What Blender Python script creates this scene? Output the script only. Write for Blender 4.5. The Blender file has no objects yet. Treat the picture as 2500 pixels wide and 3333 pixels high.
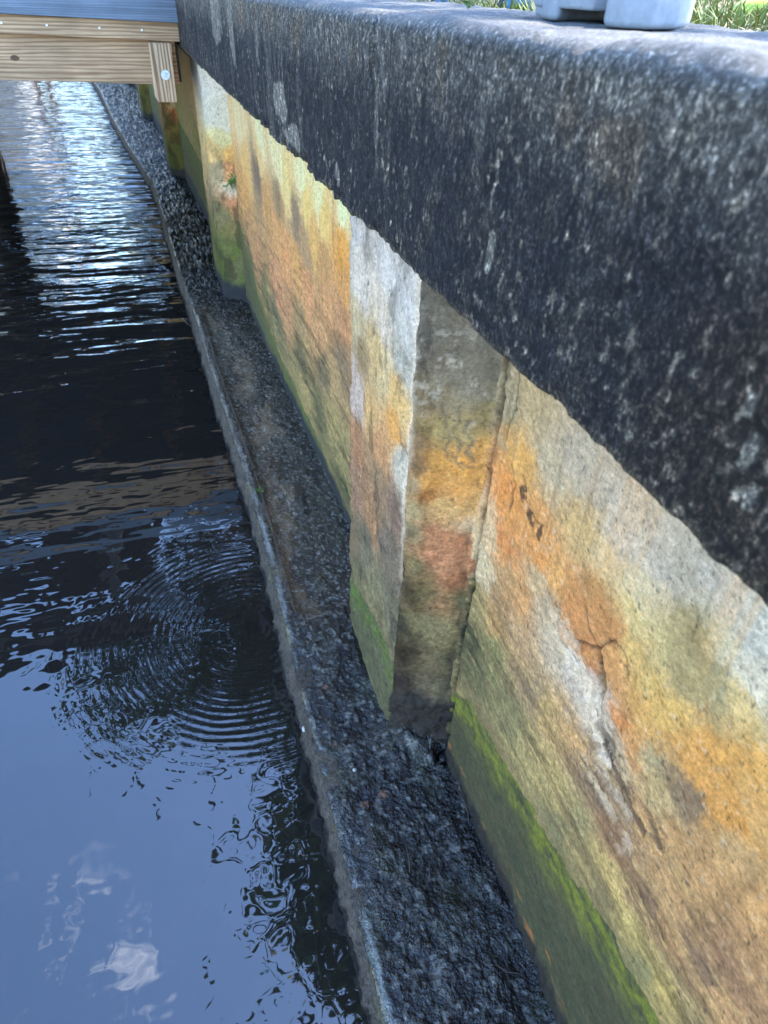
import bpy, bmesh, math, random
import numpy as np
from mathutils import Vector, Matrix
random.seed(7)
RNG = np.random.default_rng(11)
U = 1.5                    # metres per survey unit; camera is the survey origin
ZC = 1.057                 # camera height over the water, in survey units
scn = bpy.context.scene
C = scn.collection
def sv(x, y, z): return Vector((x*U, y*U, (z+ZC)*U))

# ------------------------------------------------------------------ camera, sky, sun
cam_d = bpy.data.cameras.new('camera'); cam = bpy.data.objects.new('camera', cam_d); C.objects.link(cam)
scn.camera = cam
R = Vector((0.955641, -0.292549, 0.034122)); UP = Vector((0.156117, 0.601365, 0.783573)); FW = Vector((0.249754, 0.743488, -0.620361))
m = Matrix((R, UP, -FW)).transposed().to_4x4(); m.translation = sv(0, 0, 0); cam.matrix_world = m
cam_d.sensor_fit = 'VERTICAL'; cam_d.sensor_height = 9.8; cam_d.sensor_width = 7.35
cam_d.lens = 9.8*2159.4/3333.0
cam_d.clip_start = 0.02; cam_d.clip_end = 2000
cam_d.dof.use_dof = True; cam_d.dof.focus_distance = 1.25; cam_d.dof.aperture_fstop = 2.4
SUN_EL, SUN_AZ = math.radians(48), math.radians(70)     # azimuth from +Y towards +X: the sun stands over the land
w = bpy.data.worlds.new('World'); scn.world = w; w.use_nodes = True
nt = w.node_tree; N = nt.nodes; LK = nt.links; N.clear()
out = N.new('ShaderNodeOutputWorld'); bg = N.new('ShaderNodeBackground'); sky = N.new('ShaderNodeTexSky')
sky.sky_type = 'NISHITA'; sky.sun_disc = False; sky.sun_elevation = SUN_EL; sky.sun_rotation = SUN_AZ
sky.air_density = 1.0; sky.dust_density = .6; sky.ozone_density = 6.0
tc = N.new('ShaderNodeTexCoord'); mp = N.new('ShaderNodeMapping'); mp.inputs['Scale'].default_value = (1.0, 1.0, 1.7)
cn = N.new('ShaderNodeTexNoise'); cn.inputs['Scale'].default_value = 9; cn.inputs['Detail'].default_value = 9; cn.inputs['Roughness'].default_value = .62
cr = N.new('ShaderNodeValToRGB'); cr.color_ramp.elements[0].position = .55; cr.color_ramp.elements[1].position = .70
mx = N.new('ShaderNodeMixRGB'); mx.inputs['Color2'].default_value = (9.5, 9.8, 10.5, 1)
LK.new(tc.outputs['Generated'], mp.inputs['Vector']); LK.new(mp.outputs['Vector'], cn.inputs['Vector'])
dd = N.new('ShaderNodeVectorMath'); dd.operation = 'DISTANCE'; dd.inputs[1].default_value = (-0.257, 0.347, 0.902); LK.new(tc.outputs['Generated'], dd.inputs[0])
cm = N.new('ShaderNodeMapRange'); cm.inputs['From Min'].default_value = .155; cm.inputs['From Max'].default_value = .05; LK.new(dd.outputs['Value'], cm.inputs['Value'])
cf = N.new('ShaderNodeMath'); cf.operation = 'MULTIPLY'
c2 = N.new('ShaderNodeMath'); c2.operation = 'MULTIPLY'; c2.inputs[1].default_value = .55
LK.new(cn.outputs['Fac'], cr.inputs['Fac']); LK.new(cr.outputs['Color'], cf.inputs[0]); LK.new(cm.outputs[0], cf.inputs[1]); LK.new(cf.outputs[0], c2.inputs[0]); LK.new(c2.outputs[0], mx.inputs['Fac'])
LK.new(sky.outputs['Color'], mx.inputs['Color1']); LK.new(mx.outputs['Color'], bg.inputs['Color'])
bg.inputs['Strength'].default_value = 0.15; LK.new(bg.outputs['Background'], out.inputs['Surface'])
sd = bpy.data.lights.new('sun', 'SUN'); sd.energy = 2.0; sd.angle = math.radians(.6); sd.color = (1, .95, .87)
so = bpy.data.objects.new('sun', sd); C.objects.link(so)
sdir = Vector((math.sin(SUN_AZ)*math.cos(SUN_EL), math.cos(SUN_AZ)*math.cos(SUN_EL), math.sin(SUN_EL)))
so.rotation_euler = (-sdir).to_track_quat('-Z', 'Y').to_euler()
scn.view_settings.view_transform = 'Standard'; scn.view_settings.look = 'None'
scn.view_settings.exposure = 3.02; scn.view_settings.gamma = 1
scn.render.engine = 'CYCLES'

# ------------------------------------------------------------------ noise
def _h(ix, iy, iz, seed):
    n = (ix*374761393 + iy*668265263 + iz*2147483647 + seed*1274126177) & 0xffffffff
    n = ((n ^ (n >> 13))*1274126177) & 0xffffffff
    n = ((n ^ (n >> 16))*2246822519) & 0xffffffff
    return ((n ^ (n >> 15)) & 0xffff)/65535.0
def vnoise(P, seed=0):
    P = np.asarray(P, float); f0 = np.floor(P); f = P-f0; i = f0.astype(np.int64); f = f*f*f*(f*(f*6-15)+10)
    r = 0
    for dx in (0, 1):
        for dy in (0, 1):
            for dz in (0, 1):
                wgt = (f[..., 0] if dx else 1-f[..., 0])*(f[..., 1] if dy else 1-f[..., 1])*(f[..., 2] if dz else 1-f[..., 2])
                r = r+wgt*_h(i[..., 0]+dx, i[..., 1]+dy, i[..., 2]+dz, seed)
    return r
def fbm(P, scale=1, octv=4, seed=0, gain=.5):
    P = np.asarray(P, float)*np.asarray(scale, float); a, t, s = 1.0, 0, 0
    for o in range(octv):
        t = t+a*vnoise(P*(2.03**o)+o*17.3, seed+o); s += a; a *= gain
    return t/s                       # 0..1, mean .5
def sstep(a, b, x): t = np.clip((x-a)/(b-a), 0, 1); return t*t*(3-2*t)
def lin(c):
    c = np.asarray(c, float)/255.0
    return np.where(c <= .04045, c/12.92, ((c+.055)/1.055)**2.4)
def mix(a, b, t): return a*(1-t[..., None])+np.asarray(b)*t[..., None]

# ------------------------------------------------------------------ objects
def tag(o, label=None, cat=None, group=None, kind=None):
    if label: o['label'] = label
    if cat: o['category'] = cat
    if group: o['group'] = group
    if kind: o['kind'] = kind
    return o
def thing(name, label, cat, loc=(0, 0, 0), rz=0, group=None):
    o = bpy.data.objects.new(name, None); C.objects.link(o); o.location = loc; o.rotation_euler = (0, 0, rz)
    o.empty_display_size = .1
    return tag(o, label, cat, group)
def link(name, me, mat, parent=None):
    me.materials.append(mat)
    o = bpy.data.objects.new(name, me); C.objects.link(o)
    if parent is not None: o.parent = parent
    return o
def obj(name, bm, mat, parent=None, smooth=False):
    me = bpy.data.meshes.new(name); bm.normal_update(); bm.to_mesh(me); bm.free()
    if smooth:
        for p_ in me.polygons: p_.use_smooth = True
    return link(name, me, mat, parent)
def raw(name, V, Fq, mat, parent=None, col=None, smooth=True):
    me = bpy.data.meshes.new(name); V = np.ascontiguousarray(V, dtype=np.float32).reshape(-1, 3); Fq = np.ascontiguousarray(Fq, dtype=np.int32)
    k = Fq.shape[1]; n = len(Fq)
    me.vertices.add(len(V)); me.vertices.foreach_set('co', V.ravel())
    me.loops.add(n*k); me.loops.foreach_set('vertex_index', Fq.ravel())
    me.polygons.add(n); me.polygons.foreach_set('loop_start', np.arange(0, n*k, k, dtype=np.int32))
    me.polygons.foreach_set('loop_total', np.full(n, k, dtype=np.int32))
    me.polygons.foreach_set('use_smooth', np.full(n, smooth))
    me.update(calc_edges=True); me.validate()
    if col is not None:
        a = me.color_attributes.new('Col', 'FLOAT_COLOR', 'POINT'); c4 = np.ones((len(V), 4), np.float32); c4[:, :3] = np.clip(col.reshape(-1, 3), 0, 1)
        a.data.foreach_set('color', c4.ravel())
    return link(name, me, mat, parent)
def slab(name, P, mat, back, parent=None, col=None, flip=False):
    """grid P[i,j,3] with a skirt of depth `back` behind it, so that it is a solid body"""
    ni, nj = P.shape[:2]; idx = np.arange(ni*nj).reshape(ni, nj)
    Q = np.stack([idx[:-1, :-1], idx[1:, :-1], idx[1:, 1:], idx[:-1, 1:]], -1).reshape(-1, 4)
    ring = np.concatenate([idx[:-1, 0], idx[-1, :-1], idx[:0:-1, -1], idx[0, :0:-1]])
    V = P.reshape(-1, 3); B = V[ring]+np.asarray(back, float); nb = len(ring); b0 = ni*nj
    r2 = np.arange(nb)+b0; nx = np.roll(np.arange(nb), -1)
    S = np.stack([ring, r2, r2[nx], ring[nx]], -1)
    V = np.concatenate([V, B]); Fq = np.concatenate([Q, S])
    if flip: Fq = Fq[:, ::-1]
    cc = None
    if col is not None: cc = np.concatenate([col.reshape(-1, 3), col.reshape(-1, 3)[ring]])
    return raw(name, V, Fq, mat, parent, cc)
def bbox(bm, x0, x1, y0, y1, z0, z1, bev=0, seg=2):
    r = bmesh.ops.create_cube(bm, size=1); vs = r['verts']
    for v in vs: v.co = Vector(((x0+x1)/2+v.co.x*(x1-x0), (y0+y1)/2+v.co.y*(y1-y0), (z0+z1)/2+v.co.z*(z1-z0)))
    if bev: bmesh.ops.bevel(bm, geom=list({e for v in vs for e in v.link_edges}), offset=bev, segments=seg, affect='EDGES', profile=.6)
    return vs
def cyl(bm, a, b, r0, r1=None, seg=16, cap=True):
    a, b = Vector(a), Vector(b); d = b-a
    r = bmesh.ops.create_cone(bm, cap_ends=cap, segments=seg, radius1=r0, radius2=r0 if r1 is None else r1, depth=d.length)
    M = Matrix.Translation((a+b)/2) @ d.to_track_quat('Z', 'Y').to_matrix().to_4x4()
    bmesh.ops.transform(bm, matrix=M, verts=r['verts']); return r['verts']
def tube(pts, r, seg=8):
    bm = bmesh.new(); pts = [Vector(p) for p in pts]; rings = []
    for i, p in enumerate(pts):
        t = (pts[min(i+1, len(pts)-1)]-pts[max(i-1, 0)]).normalized(); q = t.to_track_quat('Z', 'Y')
        rr = r[i] if isinstance(r, (list, tuple)) else r
        rings.append([bm.verts.new(p+q @ Vector((rr*math.cos(a*2*math.pi/seg), rr*math.sin(a*2*math.pi/seg), 0))) for a in range(seg)])
    for a, b in zip(rings, rings[1:]):
        for k in range(seg): bm.faces.new((a[k], a[(k+1) % seg], b[(k+1) % seg], b[k]))
    bm.faces.new(rings[0][::-1]); bm.faces.new(rings[-1]); return bm

# ------------------------------------------------------------------ materials
class MT:
    def __init__(s, name, rough=.8, spec=.5):
        s.m = bpy.data.materials.new(name); s.m.use_nodes = True; s.t = s.m.node_tree; s.b = s.t.nodes['Principled BSDF']
        s.b.inputs['Roughness'].default_value = rough; s.b.inputs['Specular IOR Level'].default_value = spec
    def n(s, t, **k):
        x = s.t.nodes.new(t)
        for a, v in k.items():
            if a in x.inputs: x.inputs[a].default_value = v
            else: setattr(x, a, v)
        return x
    def l(s, a, b): s.t.links.new(a, b)
    def coord(s, sc=(1, 1, 1)):
        tcn = s.n('ShaderNodeTexCoord'); mpn = s.n('ShaderNodeMapping'); mpn.inputs['Scale'].default_value = sc
        s.l(tcn.outputs['Object'], mpn.inputs['Vector']); return mpn.outputs['Vector']
    def noise(s, scale, sc=(1, 1, 1), detail=4, rough=.6, dist=0):
        x = s.n('ShaderNodeTexNoise', Scale=scale, Detail=detail, Roughness=rough, Distortion=dist); s.l(s.coord(sc), x.inputs['Vector']); return x.outputs['Fac']
    def ramp(s, src, stops):
        x = s.n('ShaderNodeValToRGB'); e = x.color_ramp.elements
        while len(e) < len(stops): e.new(.5)
        for k, (p_, c) in enumerate(stops):
            e[k].position = p_; e[k].color = (c, c, c, 1) if not isinstance(c, (tuple, list)) else (*c, 1)
        s.l(src, x.inputs['Fac']); return x.outputs['Color']
    def mul(s, a, b, fac=1, mode='MULTIPLY'):
        x = s.n('ShaderNodeMixRGB'); x.blend_type = mode
        if isinstance(fac, (int, float)): x.inputs['Fac'].default_value = fac
        else: s.l(fac, x.inputs['Fac'])
        for src, k in ((a, 'Color1'), (b, 'Color2')):
            if isinstance(src, tuple): x.inputs[k].default_value = (*src, 1)
            else: s.l(src, x.inputs[k])
        return x.outputs['Color']
    def attr(s): x = s.n('ShaderNodeVertexColor'); x.layer_name = 'Col'; return x.outputs['Color']
    def math(s, op, a, b=0.0):
        x = s.n('ShaderNodeMath'); x.operation = op
        for k, v in enumerate((a, b)):
            if isinstance(v, (int, float)): x.inputs[k].default_value = v
            else: s.l(v, x.inputs[k])
        return x.outputs[0]
    def color(s, c):
        if isinstance(c, tuple): s.b.inputs['Base Color'].default_value = (*c, 1)
        else: s.l(c, s.b.inputs['Base Color'])
    def bump(s, h, dist=.002, st=1.0, prev=None):
        x = s.n('ShaderNodeBump', Strength=st, Distance=dist); s.l(h, x.inputs['Height'])
        if prev is not None: s.l(prev, x.inputs['Normal'])
        s.l(x.outputs['Normal'], s.b.inputs['Normal']); return x.outputs['Normal']

def mat_wall():
    s = MT('stained_concrete', .82, .3)
    fine = s.noise(330, (1, 1, 1), 3, .7); mid = s.noise(60, (1, .55, 1), 6, .7)
    c = s.mul(s.attr(), s.ramp(fine, [(.3, .74), (.5, 1.0), (.72, 1.2)])); c = s.mul(c, s.ramp(mid, [(.3, .84), (.5, 1.0), (.7, 1.12)]))
    g3 = s.noise(150, (1, .7, 1), 3, .65); c = s.mul(c, s.ramp(g3, [(.32, .76), (.5, 1.0), (.68, 1.18)]))
    pits = s.noise(210, (1, 1, .8), 1, .5); c = s.mul(c, s.ramp(pits, [(.20, .45), (.25, 1.0)]))
    s.color(c); p1 = s.bump(mid, .003, .5); s.bump(fine, .0009, .6, p1); return s.m
def mat_cap():
    s = MT('mildewed_concrete', .78, .3)
    fine = s.noise(300, (1, 1, .8), 4, .75); grain = s.noise(120, (1, 1, .6), 6, .78)
    c = s.mul(s.attr(), s.ramp(grain, [(.3, .45), (.5, .85), (.64, 2.7)])); c = s.mul(c, s.ramp(fine, [(.35, .5), (.52, .9), (.64, 3.4)]))
    gn = s.n('ShaderNodeNewGeometry'); sz = s.n('ShaderNodeSeparateXYZ'); s.l(gn.outputs['Normal'], sz.inputs[0]); c = s.mul(c, s.attr(), s.ramp(sz.outputs['Z'], [(.35, 0.0), (.9, .72)]), 'MIX')
    s.color(c); p1 = s.bump(grain, .006, .7); s.bump(fine, .002, .9, p1); return s.m
def mat_mud():
    s = MT('wet_mud', .3, .8)
    n1 = s.noise(115, (1, 1, 1), 3, .6); n2 = s.noise(330, (1, 1, 1), 4, .7)
    c = s.mul(s.attr(), s.ramp(n2, [(.35, .6), (.55, 1.0), (.74, 2.2)])); s.color(c)
    s.l(s.ramp(n1, [(.35, .03), (.62, .12)]), s.b.inputs['Roughness'])
    s.b.inputs['IOR'].default_value = 1.45
    nb = s.noise(26, (1, 1, 1), 4, .6); nr = s.ramp(n1, [(.38, 0.0), (.50, .30), (.64, 1.0)]); p0 = s.bump(nb, .010, 1.0); p1 = s.bump(nr, .0032, 1.0, p0); return s.m
def mat_film():
    s = MT('standing_water', .03, 1.0); s.color((.016, .011, .006)); s.b.inputs['Roughness'].default_value = .05
    s.b.inputs['IOR'].default_value = 1.33
    n = s.noise(90, (1, 1, 1), 3, .5); s.bump(n, .0012, .5); return s.m
def mat_porous():
    s = MT('porous_footing', .9, .25)
    n1 = s.noise(85, (1, 1, 1.3), 5, .75); n2 = s.noise(300, (1, 1, 1), 3, .7)
    c = s.mul(s.attr(), s.ramp(n1, [(.36, .45), (.5, 1.0), (.66, 1.35)])); c = s.mul(c, s.ramp(n2, [(.3, .6), (.6, 1.25)]))
    s.color(c); p1 = s.bump(n1, .02, .9); s.bump(n2, .003, .8, p1); return s.m
def mat_wood(name, base, dark, axis='X', gsc=55, stretch=.045, rough=.75):
    s = MT(name, rough, .3); sc = {'X': (stretch, 1, 1), 'Z': (1, 1, stretch), 'Y': (1, stretch, 1)}[axis]
    wv = s.n('ShaderNodeTexWave', Scale=gsc, Distortion=11.0, Detail=3.0); wv.inputs['Detail Scale'].default_value = .9
    wv.bands_direction = 'Z' if axis != 'Z' else 'X'; s.l(s.coord(sc), wv.inputs['Vector'])
    n = s.noise(90, sc, 5, .6); n3 = s.noise(5, (1, 1, 1), 3, .5)
    c = s.mul(s.ramp(wv.outputs['Fac'], [(.15, dark), (.5, base), (1, tuple(v*1.12 for v in base))]), s.ramp(n, [(.3, .72), (.7, 1.15)]))
    c = s.mul(c, s.ramp(n3, [(.3, .85), (.7, 1.12)]))
    s.color(c); p1 = s.bump(wv.outputs['Fac'], .001, .5); s.bump(n, .001, .4, p1); return s.m
def mat_plain(name, col, rough=.6, var=.2, scale=30, bump=.001, metal=0, spec=.4):
    s = MT(name, rough, spec); n = s.noise(scale, (1, 1, 1), 4, .6)
    s.color(s.mul(col, s.ramp(n, [(.3, 1-var), (.7, 1+var)]))); s.b.inputs['Metallic'].default_value = metal
    if bump: s.bump(n, bump, .6)
    return s.m
def mat_attr(name, rough=.7, spec=.3, trans=0):
    s = MT(name, rough, spec); s.color(s.attr())
    if trans: s.b.inputs['Subsurface Weight'].default_value = 0
    return s.m
RC = (0.050, 1.452)     # where something small has just touched the water
def mat_water():
    s = MT('dark_water', .015, 1.0)
    s.color((.019, .016, .013))
    g = s.n('ShaderNodeNewGeometry'); sep = s.n('ShaderNodeSeparateXYZ'); s.l(g.outputs['Position'], sep.inputs[0])
    dx = s.math('SUBTRACT', sep.outputs['X'], RC[0]); dy = s.math('SUBTRACT', sep.outputs['Y'], RC[1])
    r = s.math('SQRT', s.math('ADD', s.math('MULTIPLY', dx, dx), s.math('MULTIPLY', dy, dy)))
    wob = s.noise(7, (1, 1, 1), 3, .5)
    ph = s.math('ADD', s.math('MULTIPLY', r, 2*math.pi/.024), s.math('MULTIPLY', wob, 5.0))
    ring = s.math('SINE', ph)
    fall = s.n('ShaderNodeValToRGB'); e = fall.color_ramp.elements
    e[0].position = .05; e[0].color = (.03, .03, .03, 1); e[1].position = .62; e[1].color = (0, 0, 0, 1)
    e2 = e.new(.26); e2.color = (1, 1, 1, 1); e3 = e.new(.46); e3.color = (.45, .45, .45, 1)
    s.l(r, fall.inputs['Fac']); ringh = s.math('MULTIPLY', s.math('MULTIPLY', ring, fall.outputs['Color']), s.ramp(s.noise(6, (1, 1, 1), 3, .5), [(.38, .05), (.6, 1.0)]))
    # wind ripples: calm near the camera, choppier under and beyond the dock
    mr = s.n('ShaderNodeMapRange'); s.l(sep.outputs['Y'], mr.inputs['Value'])
    for k, v in (('From Min', 1.4), ('From Max', 7.0), ('To Min', .02), ('To Max', 1.0)): mr.inputs[k].default_value = v
    chop = s.math('MULTIPLY', s.noise(5.5, (.34, 1.15, 1), 3, .42), mr.outputs[0])
    slow = s.noise(3.2, (1, 1, 1), 3, .5)
    b0 = s.n('ShaderNodeBump', Strength=1.0, Distance=.006); s.l(slow, b0.inputs['Height'])
    b1 = s.n('ShaderNodeBump', Strength=1.0, Distance=.06); s.l(chop, b1.inputs['Height']); s.l(b0.outputs[0], b1.inputs['Normal'])
    b2 = s.n('ShaderNodeBump', Strength=1.0, Distance=.00021); s.l(ringh, b2.inputs['Height']); s.l(b1.outputs[0], b2.inputs['Normal'])
    s.l(b2.outputs[0], s.b.inputs['Normal'])
    s.b.inputs['IOR'].default_value = 1.60
    return s.m
M = dict(wall=mat_wall(), cap=mat_cap(), mud=mat_mud(), film=mat_film(), porous=mat_porous(), water=mat_water(),
    pine=mat_wood('pine_lumber', (.54, .33, .175), (.37, .205, .10), 'X', 20, .06), pinev=mat_wood('pine_block', (.62, .42, .25), (.34, .19, .10), 'Z', 17, .07),
    deckgrey=mat_wood('grey_composite', (.17, .195, .225), (.145, .168, .195), 'X', 30, .03, .6), old=mat_wood('old_piling', (.06, .05, .045), (.025, .022, .02), 'Z', 20),
    joist=mat_wood('joist_lumber', (.42, .29, .17), (.25, .15, .08), 'Y', 30),
    zinc=mat_plain('galvanised_steel', (.55, .58, .62), .38, .15, 60, .0006, .85), blockgrey=mat_plain('grey_cast_block', (.27, .285, .31), .75, .12, 120, .001),
    blue=mat_plain('blue_painted_steel', (.03, .16, .36), .4, .08), tyre=mat_plain('grey_rubber', (.22, .23, .25), .8, .15), navy=mat_plain('navy_fabric', (.015, .03, .07), .85, .2, 80),
    ball=mat_plain('lime_plastic', (.42, .58, .08), .5, .06), shell=mat_plain('black_shell', (.02, .02, .02), .2, .3, 200), stone=mat_plain('pale_stone', (.5, .45, .38), .8, .2, 150),
    leaf=mat_attr('leaf'), straw=mat_attr('grass_blades'), ground=mat_plain('sandy_soil', (.30, .25, .17), .95, .3, 12, .01), bark=mat_plain('bark', (.10, .075, .05), .9, .4, 20, .01),
    white=mat_plain('white_render', (.72, .71, .68), .8, .06, 3), tan=mat_plain('tan_render', (.48, .36, .27), .8, .1, 3), roof=mat_plain('roof_shingle', (.12, .10, .09), .85, .25, 25, .01),
    glass=mat_plain('window_glass', (.03, .04, .05), .05, .1, 4, 0, 0, .8), skin=mat_plain('skin', (.62, .30, .22), .6, .06), cloth=mat_plain('dark_cloth', (.03, .035, .06), .9, .2, 60),
    hair=mat_plain('brown_hair', (.07, .04, .025), .7, .3, 80), twig=mat_plain('wet_twig', (.05, .035, .025), .5, .3, 100), gap=mat_plain('pale_crust', (.55, .50, .40), .9, .2, 60))

M['leafstem'] = mat_plain('green_stem', (.12, .18, .05), .6, .2); M['knot'] = mat_plain('wood_knot', (.13, .065, .03), .7, .3, 90)
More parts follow.
